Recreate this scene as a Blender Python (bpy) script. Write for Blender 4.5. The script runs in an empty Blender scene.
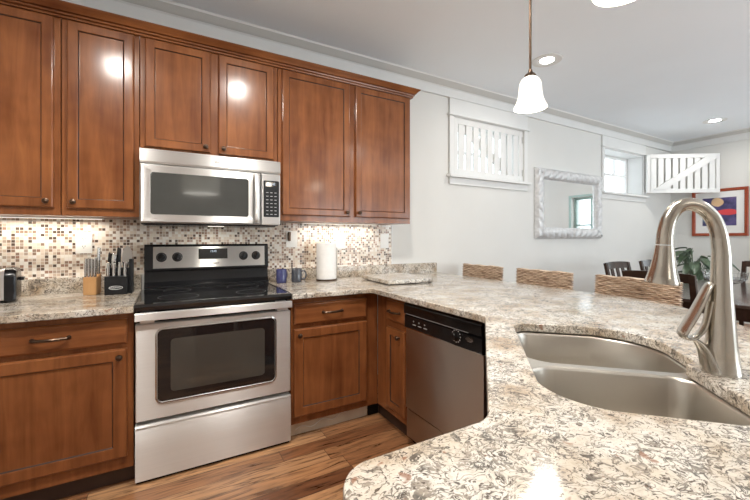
import bpy, bmesh, math, random
from mathutils import Vector, Matrix
R = math.radians
PI = math.pi
scene = bpy.context.scene
COL = scene.collection

# ------------------------------------------------------------------ camera
cam_d = bpy.data.cameras.new('camera')
cam_d.sensor_width = 36.0
cam_d.lens = 36.0 * 367.65 / 750.0
cam_d.shift_y = -11.45 / 750.0
cam_d.clip_start = 0.02
cam = bpy.data.objects.new('camera', cam_d)
COL.objects.link(cam)
cam.location = (0.0, -2.787, 1.235)
cam.rotation_euler = (R(90), 0, R(-29.66))
scene.camera = cam

# ------------------------------------------------------------------ world, exposure, big lights
scene.view_settings.view_transform = 'Standard'
scene.view_settings.look = 'None'
scene.view_settings.gamma = 1.0
scene.view_settings.use_curve_mapping = False
scene.view_settings.exposure = 0.17
world = bpy.data.worlds.new('sky_world')
scene.world = world
world.use_nodes = True
_bg = world.node_tree.nodes['Background']
_bg.inputs[0].default_value = (0.86, 0.93, 1.0, 1)
_bg.inputs[1].default_value = 2.4
CEIL = 2.765
FLOOR = 0.045
FARX = 7.06
LEFTX = -1.7
REARY = -5.6


def area_light(name, loc, rot, sx, sy, power, color=(1, 1, 1)):
    d = bpy.data.lights.new(name, 'AREA')
    d.shape = 'RECTANGLE'
    d.size, d.size_y = sx, sy
    d.energy = power
    d.color = color
    o = bpy.data.objects.new(name, d)
    COL.objects.link(o)
    o.location = loc
    o.rotation_euler = rot
    return o


# added fill lamps before the invented rear windows, tilted up to brighten the ceiling
area_light('fill_light_rear', (3.55, REARY + 0.06, 1.45), (R(146), 0, 0), 1.9, 2.0, 72, (0.87, 0.94, 1.0))
area_light('fill_light_dining', (5.80, REARY + 0.06, 1.45), (R(146), 0, 0), 1.7, 2.0, 62, (0.85, 0.93, 1.0))


def spot(name, loc, power, color=(1.0, 0.955, 0.89), angle=172, radius=0.075):
    d = bpy.data.lights.new(name, 'SPOT')
    d.energy = power
    d.color = color
    d.spot_size = R(angle)
    d.spot_blend = 0.6
    d.shadow_soft_size = radius
    o = bpy.data.objects.new(name, d)
    COL.objects.link(o)
    o.location = loc
    return o


# ------------------------------------------------------------------ node helpers
def new_mat(name):
    m = bpy.data.materials.new(name)
    m.use_nodes = True
    nt = m.node_tree
    return m, nt, nt.nodes['Principled BSDF']


def N(nt, typ, **kw):
    n = nt.nodes.new(typ)
    for k, v in kw.items():
        if k == 'inp':
            for kk, vv in v.items():
                n.inputs[kk].default_value = vv
        else:
            setattr(n, k, v)
    return n


def L(nt, a, b):
    nt.links.new(a, b)


def ramp(nt, fac, stops, interp='LINEAR'):
    r = N(nt, 'ShaderNodeValToRGB')
    r.color_ramp.interpolation = interp
    el = r.color_ramp.elements
    while len(el) > 1:
        el.remove(el[-1])
    el[0].position = stops[0][0]
    el[0].color = (*stops[0][1], 1)
    for p, c in stops[1:]:
        e = el.new(p)
        e.color = (*c, 1)
    L(nt, fac, r.inputs[0])
    return r.outputs[0]


def mixc(nt, fac, a, b, blend='MIX'):
    n = N(nt, 'ShaderNodeMix', data_type='RGBA', blend_type=blend)
    for sock, v in ((n.inputs[0], fac), (n.inputs[6], a), (n.inputs[7], b)):
        if isinstance(v, (int, float)):
            sock.default_value = v
        elif isinstance(v, tuple):
            sock.default_value = (*v, 1)
        else:
            L(nt, v, sock)
    return n.outputs[2]


def math_n(nt, op, a, b=0.0, clamp=False):
    n = N(nt, 'ShaderNodeMath', operation=op, use_clamp=clamp)
    for i, v in enumerate((a, b)):
        if isinstance(v, (int, float)):
            n.inputs[i].default_value = v
        else:
            L(nt, v, n.inputs[i])
    return n.outputs[0]


def coords(nt, kind='pos', scale=(1, 1, 1), rot=(0, 0, 0)):
    if kind == 'pos':
        s = N(nt, 'ShaderNodeNewGeometry').outputs['Position']
    else:
        s = N(nt, 'ShaderNodeTexCoord').outputs['Object']
    mp = N(nt, 'ShaderNodeMapping')
    mp.inputs['Scale'].default_value = scale
    mp.inputs['Rotation'].default_value = rot
    L(nt, s, mp.inputs[0])
    return mp.outputs[0]


def noise(nt, vec, scale, detail=2, rough=0.5, dist=0.0):
    n = N(nt, 'ShaderNodeTexNoise', inp={'Scale': scale, 'Detail': detail, 'Roughness': rough, 'Distortion': dist})
    L(nt, vec, n.inputs['Vector'])
    return n.outputs[0]


def bump(nt, bsdf, h, strength=0.2, dist=0.002):
    b = N(nt, 'ShaderNodeBump', inp={'Strength': strength, 'Distance': dist})
    L(nt, h, b.inputs['Height'])
    L(nt, b.outputs[0], bsdf.inputs['Normal'])


def plain(name, color, rough=0.5, metal=0.0, coat=0.0, var=0.06, vscale=6.0, spec=0.5):
    m, nt, b = new_mat(name)
    v = coords(nt, 'pos')
    n = noise(nt, v, vscale, 3)
    lo = tuple(max(0, c * (1 - var)) for c in color)
    hi = tuple(min(1, c * (1 + var)) for c in color)
    L(nt, ramp(nt, n, [(0.3, lo), (0.7, hi)]), b.inputs['Base Color'])
    b.inputs['Roughness'].default_value = rough
    b.inputs['Metallic'].default_value = metal
    b.inputs['Coat Weight'].default_value = coat
    b.inputs['Specular IOR Level'].default_value = spec
    return m


def wood(name, dark, light, axis='z', rough=0.3, coat=0.3, scale=1.0):
    m, nt, b = new_mat(name)
    st = {'z': (9, 9, 0.9), 'x': (0.9, 9, 9), 'y': (9, 0.9, 9)}[axis]
    oi = N(nt, 'ShaderNodeObjectInfo')
    tc = N(nt, 'ShaderNodeTexCoord').outputs['Object']
    ad = N(nt, 'ShaderNodeVectorMath', operation='ADD')
    cx = N(nt, 'ShaderNodeCombineXYZ')
    L(nt, math_n(nt, 'MULTIPLY', oi.outputs['Random'], 7.0), cx.inputs[0])
    L(nt, math_n(nt, 'MULTIPLY', oi.outputs['Random'], 13.0), cx.inputs[2])
    L(nt, tc, ad.inputs[0])
    L(nt, cx.outputs[0], ad.inputs[1])
    mp = N(nt, 'ShaderNodeMapping')
    mp.inputs['Scale'].default_value = tuple(s * scale for s in st)
    L(nt, ad.outputs[0], mp.inputs[0])
    n1 = noise(nt, mp.outputs[0], 2.2, 4, 0.6, 0.6)
    n2 = noise(nt, ad.outputs[0], 3.0, 3, 0.6)
    f = math_n(nt, 'ADD', math_n(nt, 'MULTIPLY', n1, 0.5), math_n(nt, 'MULTIPLY', n2, 0.5))
    L(nt, ramp(nt, f, [(0.3, dark), (0.7, light)]), b.inputs['Base Color'])
    b.inputs['Roughness'].default_value = rough
    b.inputs['Specular IOR Level'].default_value = 0.15
    b.inputs['Coat Weight'].default_value = coat
    b.inputs['Coat Roughness'].default_value = 0.15
    return m


def granite():
    m, nt, b = new_mat('speckled_granite')
    p = coords(nt, 'pos')
    wob = N(nt, 'ShaderNodeTexNoise', inp={'Scale': 22.0, 'Detail': 3.0})
    L(nt, p, wob.inputs['Vector'])
    off = N(nt, 'ShaderNodeVectorMath', operation='MULTIPLY_ADD')
    L(nt, wob.outputs['Color'], off.inputs[0])
    off.inputs[1].default_value = (0.06, 0.06, 0.06)
    L(nt, p, off.inputs[2])
    mp = N(nt, 'ShaderNodeMapping')
    mp.inputs['Scale'].default_value = (1.0, 1.55, 1.2)
    mp.inputs['Rotation'].default_value = (0, 0, R(28))
    L(nt, off.outputs[0], mp.inputs[0])
    q = mp.outputs[0]
    # cream crystals with tan clouds
    big = noise(nt, p, 7, 4, 0.6)
    base = ramp(nt, big, [(0.32, (0.42, 0.315, 0.215)), (0.45, (0.60, 0.525, 0.43)), (0.60, (0.73, 0.69, 0.625))])
    grn = noise(nt, q, 90, 3, 0.7)
    base = mixc(nt, 0.45, base, ramp(nt, grn, [(0.34, (0.50, 0.44, 0.38)), (0.52, (0.97, 0.96, 0.94))]), 'MULTIPLY')
    # grey-brown curling strokes between the crystals: thin ridges broken up by a second noise
    dens = noise(nt, p, 6.0, 2, 0.5)
    total = None
    for sc_, sh, wd in ((17.0, 0.0, 0.032), (27.0, 3.7, 0.036), (44.0, 8.1, 0.038)):
        o2 = N(nt, 'ShaderNodeVectorMath', operation='ADD')
        o2.inputs[1].default_value = (sh, sh * 1.7, sh * 0.6)
        L(nt, q, o2.inputs[0])
        rdg = math_n(nt, 'ABSOLUTE', math_n(nt, 'SUBTRACT', noise(nt, o2.outputs[0], sc_, 2, 0.55, 0.7), 0.5))
        gate = math_n(nt, 'ADD', noise(nt, o2.outputs[0], sc_ * 0.75, 2, 0.6), math_n(nt, 'MULTIPLY', math_n(nt, 'SUBTRACT', dens, 0.5), 0.45))
        w_ = math_n(nt, 'MULTIPLY', math_n(nt, 'SUBTRACT', gate, 0.435), wd / 0.10)
        w_ = math_n(nt, 'MINIMUM', w_, wd * 0.95)
        k = ramp(nt, math_n(nt, 'SUBTRACT', w_, rdg), [(0.0, (0, 0, 0)), (0.02, (0.85, 0.85, 0.85))])
        total = k if total is None else mixc(nt, 1.0, total, k, 'LIGHTEN')
    dark = ramp(nt, noise(nt, p, 50, 2), [(0.38, (0.045, 0.038, 0.033)), (0.62, (0.27, 0.225, 0.18))])
    base = mixc(nt, total, base, dark)
    # fine dark flecks
    fl2 = noise(nt, q, 120, 2, 0.6, 0.4)
    base = mixc(nt, ramp(nt, fl2, [(0.36, (0.9, 0.9, 0.9)), (0.41, (0, 0, 0))]), base, (0.09, 0.068, 0.052))
    # rust spots
    ru = noise(nt, p, 34, 2, 0.5, 0.5)
    base = mixc(nt, ramp(nt, ru, [(0.68, (0, 0, 0)), (0.73, (0.8, 0.8, 0.8))]), base, (0.27, 0.13, 0.08))
    L(nt, base, b.inputs['Base Color'])
    b.inputs['Roughness'].default_value = 0.12
    return m


def mosaic():
    m, nt, b = new_mat('glass_stone_mosaic')
    p = N(nt, 'ShaderNodeNewGeometry').outputs['Position']
    sc = N(nt, 'ShaderNodeVectorMath', operation='SCALE')
    sc.inputs['Scale'].default_value = 1 / 0.0178
    L(nt, p, sc.inputs[0])
    sep = N(nt, 'ShaderNodeSeparateXYZ')
    L(nt, sc.outputs[0], sep.inputs[0])
    fx, fz = math_n(nt, 'FRACT', sep.outputs[0]), math_n(nt, 'FRACT', sep.outputs[2])
    ix, iz = math_n(nt, 'FLOOR', sep.outputs[0]), math_n(nt, 'FLOOR', sep.outputs[2])
    cb = N(nt, 'ShaderNodeCombineXYZ')
    L(nt, ix, cb.inputs[0])
    L(nt, iz, cb.inputs[1])
    wn = N(nt, 'ShaderNodeTexWhiteNoise', noise_dimensions='2D')
    L(nt, cb.outputs[0], wn.inputs['Vector'])
    col = ramp(nt, wn.outputs['Value'], [
        (0.0, (0.78, 0.69, 0.58)), (0.18, (0.86, 0.82, 0.76)), (0.42, (0.60, 0.47, 0.37)), (0.52, (0.72, 0.61, 0.51)),
        (0.62, (0.30, 0.205, 0.15)), (0.74, (0.44, 0.345, 0.28)), (0.83, (0.115, 0.080, 0.062)), (0.93, (0.36, 0.22, 0.16))], 'CONSTANT')

    def edge(f):
        d = math_n(nt, 'ABSOLUTE', math_n(nt, 'SUBTRACT', f, 0.5))
        return math_n(nt, 'GREATER_THAN', d, 0.435)
    g = math_n(nt, 'MAXIMUM', edge(fx), edge(fz))
    c = mixc(nt, g, col, (0.78, 0.72, 0.64))
    L(nt, c, b.inputs['Base Color'])
    L(nt, math_n(nt, 'ADD', math_n(nt, 'MULTIPLY', g, 0.5), 0.14), b.inputs['Roughness'])
    bump(nt, b, math_n(nt, 'SUBTRACT', 1.0, g), 0.4, 0.0012)
    return m


def planks():
    m, nt, b = new_mat('hickory_plank_floor')
    p = N(nt, 'ShaderNodeNewGeometry').outputs['Position']
    sep = N(nt, 'ShaderNodeSeparateXYZ')
    L(nt, p, sep.inputs[0])
    W, LEN = 0.105, 1.15
    yy = math_n(nt, 'DIVIDE', sep.outputs[1], W)
    row = math_n(nt, 'FLOOR', yy)
    wr = N(nt, 'ShaderNodeTexWhiteNoise', noise_dimensions='1D')
    L(nt, row, wr.inputs['W'])
    xx = math_n(nt, 'ADD', math_n(nt, 'DIVIDE', sep.outputs[0], LEN), math_n(nt, 'MULTIPLY', wr.outputs['Value'], 5.0))
    ci = math_n(nt, 'FLOOR', xx)
    cb = N(nt, 'ShaderNodeCombineXYZ')
    L(nt, row, cb.inputs[0])
    L(nt, ci, cb.inputs[1])
    wn = N(nt, 'ShaderNodeTexWhiteNoise', noise_dimensions='2D')
    L(nt, cb.outputs[0], wn.inputs['Vector'])
    col = ramp(nt, wn.outputs['Value'], [(0.0, (0.135, 0.052, 0.024)), (0.3, (0.27, 0.118, 0.054)), (0.65, (0.42, 0.212, 0.10)), (1.0, (0.58, 0.34, 0.18))])
    off = N(nt, 'ShaderNodeCombineXYZ')
    L(nt, math_n(nt, 'MULTIPLY', wn.outputs['Value'], 9.0), off.inputs[2])
    ad = N(nt, 'ShaderNodeVectorMath', operation='ADD')
    L(nt, p, ad.inputs[0])
    L(nt, off.outputs[0], ad.inputs[1])
    mp = N(nt, 'ShaderNodeMapping')
    mp.inputs['Scale'].default_value = (1.1, 11, 1)
    L(nt, ad.outputs[0], mp.inputs[0])
    g1 = noise(nt, mp.outputs[0], 2.4, 5, 0.62, 1.6)
    col = mixc(nt, 0.75, col, ramp(nt, g1, [(0.38, (0.14, 0.09, 0.065)), (0.49, (0.80, 0.75, 0.70)), (0.66, (1.25, 1.2, 1.1))]), 'MULTIPLY')
    fy = math_n(nt, 'ABSOLUTE', math_n(nt, 'SUBTRACT', math_n(nt, 'FRACT', yy), 0.5))
    fx = math_n(nt, 'ABSOLUTE', math_n(nt, 'SUBTRACT', math_n(nt, 'FRACT', xx), 0.5))
    gap = math_n(nt, 'MAXIMUM', math_n(nt, 'GREATER_THAN', fy, 0.485), math_n(nt, 'GREATER_THAN', fx, 0.4985))
    col = mixc(nt, math_n(nt, 'MULTIPLY', gap, 0.75), col, (0.05, 0.025, 0.012))
    L(nt, col, b.inputs['Base Color'])
    L(nt, math_n(nt, 'ADD', math_n(nt, 'MULTIPLY', g1, 0.2), 0.2), b.inputs['Roughness'])
    bump(nt, b, math_n(nt, 'SUBTRACT', math_n(nt, 'MULTIPLY', g1, 0.5), gap), 0.25, 0.001)
    return m


def brushed(name, color, rough=0.25, axis='x', strength=0.06, aniso=0.6):
    m, nt, b = new_mat(name)
    st = {'x': (2, 260, 260), 'z': (260, 260, 2), 'y': (260, 2, 260)}[axis]
    v = coords(nt, 'obj', st)
    n = noise(nt, v, 1.0, 3, 0.6)
    L(nt, ramp(nt, n, [(0.3, tuple(c * 0.98 for c in color)), (0.7, tuple(min(1, c * 1.02) for c in color))]), b.inputs['Base Color'])
    b.inputs['Metallic'].default_value = 1.0
    L(nt, math_n(nt, 'ADD', math_n(nt, 'MULTIPLY', n, 0.06), rough - 0.03), b.inputs['Roughness'])
    b.inputs['Anisotropic'].default_value = aniso
    b.inputs['Anisotropic Rotation'].default_value = 0.25
    tg = N(nt, 'ShaderNodeCombineXYZ')
    tg.inputs['XYZ'.index(axis.upper())].default_value = 1.0
    L(nt, tg.outputs[0], b.inputs['Tangent'])
    bump(nt, b, n, strength, 0.0004)
    return m


def emissive(name, color, strength, base=(0.9, 0.9, 0.88)):
    m, nt, b = new_mat(name)
    n = noise(nt, coords(nt, 'obj'), 14, 3)
    L(nt, ramp(nt, n, [(0.3, tuple(c * 0.94 for c in color)), (0.7, color)]), b.inputs['Emission Color'])
    b.inputs['Emission Strength'].default_value = strength
    b.inputs['Base Color'].default_value = (*base, 1)
    b.inputs['Roughness'].default_value = 0.4
    return m


def pane_mat():
    m, nt, b = new_mat('window_glass')
    nt.nodes.remove(b)
    out = nt.nodes['Material Output']
    tr = N(nt, 'ShaderNodeBsdfTransparent', inp={'Color': (0.97, 0.985, 0.98, 1)})
    gl = N(nt, 'ShaderNodeBsdfGlossy', inp={'Roughness': 0.02})
    lw = N(nt, 'ShaderNodeLayerWeight', inp={'Blend': 0.5})
    fr = math_n(nt, 'ADD', math_n(nt, 'MULTIPLY', math_n(nt, 'POWER', lw.outputs['Facing'], 5.0), 0.7), 0.05)
    mx = N(nt, 'ShaderNodeMixShader')
    L(nt, fr, mx.inputs[0])
    L(nt, tr.outputs[0], mx.inputs[1])
    L(nt, gl.outputs[0], mx.inputs[2])
    L(nt, mx.outputs[0], out.inputs[0])
    return m


def clear_glass():
    m, nt, b = new_mat('clear_crystal')
    b.inputs['Base Color'].default_value = (0.97, 0.98, 0.98, 1)
    b.inputs['Transmission Weight'].default_value = 1.0
    b.inputs['Roughness'].default_value = 0.02
    b.inputs['IOR'].default_value = 1.5
    return m


def wicker_mat():
    m, nt, b = new_mat('woven_rattan')
    v = coords(nt, 'obj', (14, 14, 90))
    n = noise(nt, v, 1.0, 3, 0.6)
    L(nt, ramp(nt, n, [(0.28, (0.18, 0.11, 0.07)), (0.44, (0.50, 0.36, 0.255)), (0.68, (0.80, 0.65, 0.51))]), b.inputs['Base Color'])
    b.inputs['Roughness'].default_value = 0.65
    return m


def art_mat():
    m, nt, b = new_mat('abstract_print')
    tc = N(nt, 'ShaderNodeTexCoord').outputs['Object']
    n = noise(nt, tc, 9, 4, 0.6)
    c = ramp(nt, n, [(0.35, (0.035, 0.03, 0.10)), (0.55, (0.10, 0.08, 0.22)), (0.75, (0.22, 0.12, 0.24))])

    def blob(cy, cz, ry, rz, colr, c):
        d = N(nt, 'ShaderNodeVectorMath', operation='SUBTRACT')
        L(nt, tc, d.inputs[0])
        d.inputs[1].default_value = (0, cy, cz)
        s = N(nt, 'ShaderNodeVectorMath', operation='MULTIPLY')
        L(nt, d.outputs[0], s.inputs[0])
        s.inputs[1].default_value = (0, 1 / ry, 1 / rz)
        ln = N(nt, 'ShaderNodeVectorMath', operation='LENGTH')
        L(nt, s.outputs[0], ln.inputs[0])
        k = math_n(nt, 'ADD', ln.outputs['Value'], math_n(nt, 'MULTIPLY', math_n(nt, 'SUBTRACT', n, 0.5), 0.7))
        return mixc(nt, ramp(nt, k, [(0.85, (1, 1, 1)), (1.05, (0, 0, 0))]), c, colr)
    c = blob(0.02, 0.15, 0.07, 0.07, (0.75, 0.50, 0.28), c)
    c = blob(-0.09, 0.00, 0.13, 0.045, (0.70, 0.06, 0.07), c)
    c = blob(0.10, -0.10, 0.10, 0.06, (0.10, 0.16, 0.24), c)
    L(nt, c, b.inputs['Base Color'])
    b.inputs['Roughness'].default_value = 0.35
    return m


MAT = {}
MAT['wood'] = wood('cherry_stained_maple', (0.110, 0.029, 0.0090), (0.350, 0.130, 0.044), 'z', 0.30, 0.55)
MAT['wood_h'] = wood('cherry_stained_maple_rail', (0.110, 0.029, 0.0090), (0.350, 0.130, 0.044), 'x', 0.30, 0.55)
MAT['groove_shade'] = plain('painted_groove_shade', (0.035, 0.014, 0.008), 0.45)  # shading of the panel groove put into the colour as a dark line
MAT['kick'] = plain('dark_toe_board', (0.055, 0.028, 0.018), 0.55)
MAT['granite'] = granite()
MAT['mosaic'] = mosaic()
MAT['floor'] = planks()
MAT['wall'] = plain('warm_grey_paint', (0.735, 0.728, 0.700), 0.85, var=0.015, vscale=2)
MAT['ceil'] = plain('flat_white_ceiling_paint', (0.90, 0.945, 0.985), 0.9, var=0.01, vscale=2)
MAT['trim'] = plain('white_trim_paint', (0.77, 0.77, 0.755), 0.45, var=0.015)
MAT['greige'] = plain('greige_cove_paint', (0.57, 0.56, 0.53), 0.7, var=0.015)
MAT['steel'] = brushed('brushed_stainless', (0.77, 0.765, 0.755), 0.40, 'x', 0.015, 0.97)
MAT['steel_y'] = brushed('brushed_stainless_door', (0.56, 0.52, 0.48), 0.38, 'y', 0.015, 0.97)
MAT['steel_sink'] = plain('satin_sink_steel', (0.58, 0.545, 0.49), 0.34, 1.0, var=0.02)
MAT['nickel'] = plain('brushed_nickel', (0.52, 0.485, 0.43), 0.23, 1.0, var=0.02)
MAT['chrome'] = plain('polished_steel', (0.75, 0.74, 0.72), 0.12, 1.0, var=0.02)
MAT['bronze'] = plain('oil_rubbed_bronze', (0.10, 0.065, 0.045), 0.32, 0.9)
MAT['black'] = plain('black_enamel', (0.008, 0.008, 0.009), 0.22, coat=0.1, spec=0.35)
MAT['blackglass'] = plain('black_ceramic_glass', (0.010, 0.010, 0.011), 0.06, coat=0.5)
MAT['ovenglass'] = plain('smoked_oven_glass', (0.060, 0.055, 0.047), 0.07, coat=0.5)
MAT['mesh_glass'] = plain('grey_screened_glass', (0.055, 0.056, 0.052), 0.08, coat=0.4)
MAT['blackmatte'] = plain('black_plastic', (0.012, 0.012, 0.013), 0.45, spec=0.3)
MAT['greyplastic'] = plain('grey_print', (0.45, 0.45, 0.45), 0.5)
MAT['darkprint'] = plain('dim_grey_print', (0.07, 0.07, 0.07), 0.3)
MAT['white'] = plain('white_plastic', (0.86, 0.86, 0.84), 0.35, var=0.02)
MAT['paper'] = plain('white_paper', (0.88, 0.87, 0.85), 0.8, var=0.03, vscale=40)
MAT['lightwood'] = wood('honey_beech', (0.48, 0.24, 0.09), (0.66, 0.38, 0.17), 'z', 0.4, 0.1)
MAT['darkwood'] = wood('espresso_wood', (0.022, 0.012, 0.009), (0.055, 0.028, 0.020), 'x', 0.22, 0.5)
MAT['darktop'] = wood('espresso_table_top', (0.05, 0.032, 0.027), (0.09, 0.06, 0.05), 'x', 0.16, 0.7)
MAT['blueceramic'] = plain('navy_glaze', (0.045, 0.05, 0.15), 0.18, coat=0.4, var=0.2, vscale=40)
MAT['greyceramic'] = plain('slate_glaze', (0.06, 0.065, 0.08), 0.18, coat=0.4, var=0.2, vscale=40)
MAT['redframe'] = wood('red_mahogany', (0.26, 0.045, 0.02), (0.42, 0.09, 0.035), 'y', 0.3, 0.3)
MAT['mat'] = plain('white_mat_board', (0.85, 0.84, 0.82), 0.8, var=0.01)
MAT['art'] = art_mat()
MAT['silver'] = plain('pewter_white_leaf', (0.66, 0.66, 0.66), 0.42, 0.2, var=0.12, vscale=30)
MAT['mirror'] = plain('mirror_silver', (0.93, 0.94, 0.94), 0.01, 1.0, var=0.0)
MAT['pane'] = pane_mat()
MAT['crystal'] = clear_glass()
MAT['wicker'] = wicker_mat()
MAT['leaf'] = plain('deep_green_leaf', (0.085, 0.13, 0.075), 0.3, var=0.35, vscale=14)
MAT['terracotta'] = plain('grey_planter_clay', (0.30, 0.27, 0.24), 0.7)
MAT['soil'] = plain('potting_soil', (0.05, 0.035, 0.025), 0.9, var=0.3, vscale=60)
MAT['teal'] = plain('teal_painted_wood', (0.42, 0.56, 0.53), 0.5)
MAT['toeboard'] = plain('bare_plywood_kick', (0.74, 0.67, 0.55), 0.7, var=0.15)
MAT['shade'] = emissive('lit_alabaster_glass', (1.0, 0.92, 0.78), 1.0)
MAT['lens'] = emissive('lit_downlight_lens', (1.0, 0.95, 0.88), 80.0)
MAT['lens_soft'] = emissive('lit_strip_lens', (1.0, 0.90, 0.75), 1.1)
MAT['linen'] = emissive('lit_linen_drum', (1.0, 0.92, 0.75), 1.0)
MAT['drum_lens'] = emissive('lit_drum_diffuser', (1.0, 0.95, 0.86), 7.0)
MAT['display'] = emissive('lit_clock_digits', (0.75, 0.85, 1.0), 0.9, (0.02, 0.02, 0.02))


# ------------------------------------------------------------------ mesh helpers
def bm_box(bm, x0, x1, y0, y1, z0, z1, bev=0.0, seg=2, mi=0):
    mat = Matrix.Translation(((x0 + x1) / 2, (y0 + y1) / 2, (z0 + z1) / 2)) @ Matrix.Diagonal((abs(x1 - x0), abs(y1 - y0), abs(z1 - z0), 1))
    t = bmesh.new()
    bmesh.ops.create_cube(t, size=1.0, matrix=mat)
    if bev > 0:
        bmesh.ops.bevel(t, geom=t.edges[:] , offset=bev, segments=seg, profile=0.5, affect='EDGES')
    join(bm, t, mi)
    return bm


def join(bm, t, mi=0, M=None):
    vm = {}
    for v in t.verts:
        vm[v] = bm.verts.new(M @ v.co if M else v.co)
    for f in t.faces:
        try:
            nf = bm.faces.new([vm[v] for v in f.verts])
            nf.material_index = mi if mi is not None else f.material_index
        except ValueError:
            pass
    t.free()


def bm_loft(bm, rings, close=True, cap0=True, cap1=True, mi=0, mis=None):
    vs = [[bm.verts.new(p) for p in r] for r in rings]
    n = len(vs[0])
    for i in range(len(vs) - 1):
        for j in range(n if close else n - 1):
            k = (j + 1) % n
            try:
                f = bm.faces.new((vs[i][j], vs[i][k], vs[i + 1][k], vs[i + 1][j]))
                f.material_index = mis[i] if mis else mi
            except ValueError:
                pass
    if cap0:
        f = bm.faces.new(list(reversed(vs[0])))
        f.material_index = mis[0] if mis else mi
    if cap1:
        f = bm.faces.new(vs[-1])
        f.material_index = mis[-1] if mis else mi
    return bm


def bm_lathe(bm, prof, n=32, c=(0, 0, 0), axis='z', mi=0, cap0=True, cap1=True):
    rings = []
    for r, h in prof:
        ring = []
        for i in range(n):
            a = 2 * PI * i / n
            x, y = r * math.cos(a), r * math.sin(a)
            if axis == 'z':
                p = (c[0] + x, c[1] + y, c[2] + h)
            elif axis == 'y':
                p = (c[0] + x, c[1] - h, c[2] + y)
            else:
                p = (c[0] - h, c[1] - x, c[2] + y)
            ring.append(p)
        rings.append(ring)
    return bm_loft(bm, rings, True, cap0, cap1, mi)


def bm_tube(bm, pts, rads, n=12, caps=True, mi=0, flat=None, side=None):
    pts = [Vector(p) for p in pts]
    if isinstance(rads, (int, float)):
        rads = [rads] * len(pts)
    rings = []
    up = None
    for i, p in enumerate(pts):
        t = (pts[min(i + 1, len(pts) - 1)] - pts[max(i - 1, 0)]).normalized()
        if side is not None:
            b = Vector(side).normalized()
            nrm = b.cross(t).normalized()
        else:
            if up is None:
                up = Vector((0, 0, 1)) if abs(t.z) < 0.9 else Vector((0, 1, 0))
            nrm = (up - t * up.dot(t)).normalized()
            up = nrm
            b = t.cross(nrm).normalized()
        r = rads[i]
        ra, rb = (r, r) if not isinstance(r, tuple) else r
        rings.append([p + nrm * (ra * math.cos(2 * PI * k / n)) + b * (rb * math.sin(2 * PI * k / n)) for k in range(n)])
    return bm_loft(bm, rings, True, caps, caps, mi)


def spline(ctrl, n=8):
    out = []
    P = [Vector(p) for p in ctrl]
    for i in range(len(P) - 1):
        p0, p1, p2, p3 = P[max(i - 1, 0)], P[i], P[i + 1], P[min(i + 2, len(P) - 1)]
        for k in range(n):
            t = k / n
            out.append(0.5 * ((2 * p1) + (p2 - p0) * t + (2 * p0 - 5 * p1 + 4 * p2 - p3) * t * t + (3 * p1 - p0 - 3 * p2 + p3) * t ** 3))
    out.append(P[-1])
    return out


def round_poly(pts, n=8):
    """pts: (x, y, r) corners -> rounded outline"""
    out = []
    m = len(pts)
    for i in range(m):
        p = Vector(pts[i][:2])
        r = pts[i][2]
        a = (Vector(pts[i - 1][:2]) - p)
        b = (Vector(pts[(i + 1) % m][:2]) - p)
        if r <= 0:
            out.append(p)
            continue
        an, bn = a.normalized(), b.normalized()
        ang = math.acos(max(-1, min(1, an.dot(bn))))
        d = min(r / math.tan(ang / 2), a.length * 0.49, b.length * 0.49)
        p0, p1 = p + an * d, p + bn * d
        for k in range(n + 1):
            t = k / n
            out.append((1 - t) ** 2 * p0 + 2 * t * (1 - t) * (p * 0.62 + (p0 + p1) * 0.19) + t * t * p1)
    return out


def offset_poly(pts, d):
    """inward offset for CCW outline"""
    out = []
    n = len(pts)
    for i in range(n):
        e0 = (pts[i] - pts[i - 1])
        e1 = (pts[(i + 1) % n] - pts[i])
        if e0.length < 1e-7:
            e0 = e1
        if e1.length < 1e-7:
            e1 = e0
        n0 = Vector((-e0.y, e0.x)).normalized()
        n1 = Vector((-e1.y, e1.x)).normalized()
        nn = (n0 + n1)
        if nn.length < 1e-6:
            nn = n0
        nn.normalize()
        k = max(0.4, nn.dot(n0))
        out.append(pts[i] + nn * (d / k))
    return out


def area2(pts):
    return sum(pts[i - 1].x * pts[i].y - pts[i].x * pts[i - 1].y for i in range(len(pts)))


def bm_slab(bm, outer, z0, z1, holes=(), ease=0.006):
    if area2(outer) < 0:
        outer = list(reversed(outer))
    prof = [(0.002, z0), (0.0, z0 + 0.003), (0.0, z1 - ease), (ease * 0.3, z1 - ease * 0.3), (ease, z1)]

    def strip(loop, sgn):
        rs = []
        for ins, z in prof:
            rs.append([bm.verts.new((p.x, p.y, z)) for p in offset_poly(loop, ins * sgn)])
        n = len(loop)
        for i in range(len(rs) - 1):
            for j in range(n):
                k = (j + 1) % n
                try:
                    bm.faces.new((rs[i][j], rs[i][k], rs[i + 1][k], rs[i + 1][j]))
                except ValueError:
                    pass
        return rs[0], rs[-1]
    loops = [strip(outer, 1)]
    for h in holes:
        if area2(h) < 0:
            h = list(reversed(h))
        loops.append(strip(h, -1))
    for idx in (0, 1):
        edges = []
        for lp in loops:
            vs = lp[idx]
            for j in range(len(vs)):
                e = bm.edges.get((vs[j], vs[(j + 1) % len(vs)])) or bm.edges.new((vs[j], vs[(j + 1) % len(vs)]))
                edges.append(e)
        bmesh.ops.triangle_fill(bm, use_beauty=True, use_dissolve=False, edges=edges)
    return bm


def bm_prism(bm, pts, lo, hi, axis='y', mi=0):
    """extrude a 2D outline: axis y -> (x,z) outline, axis x -> (y,z), axis z -> (x,y)"""
    def P(p, h):
        return {'y': (p[0], h, p[1]), 'x': (h, p[0], p[1]), 'z': (p[0], p[1], h)}[axis]
    return bm_loft(bm, [[P(p, lo) for p in pts], [P(p, hi) for p in pts]], mi=mi)


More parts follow.
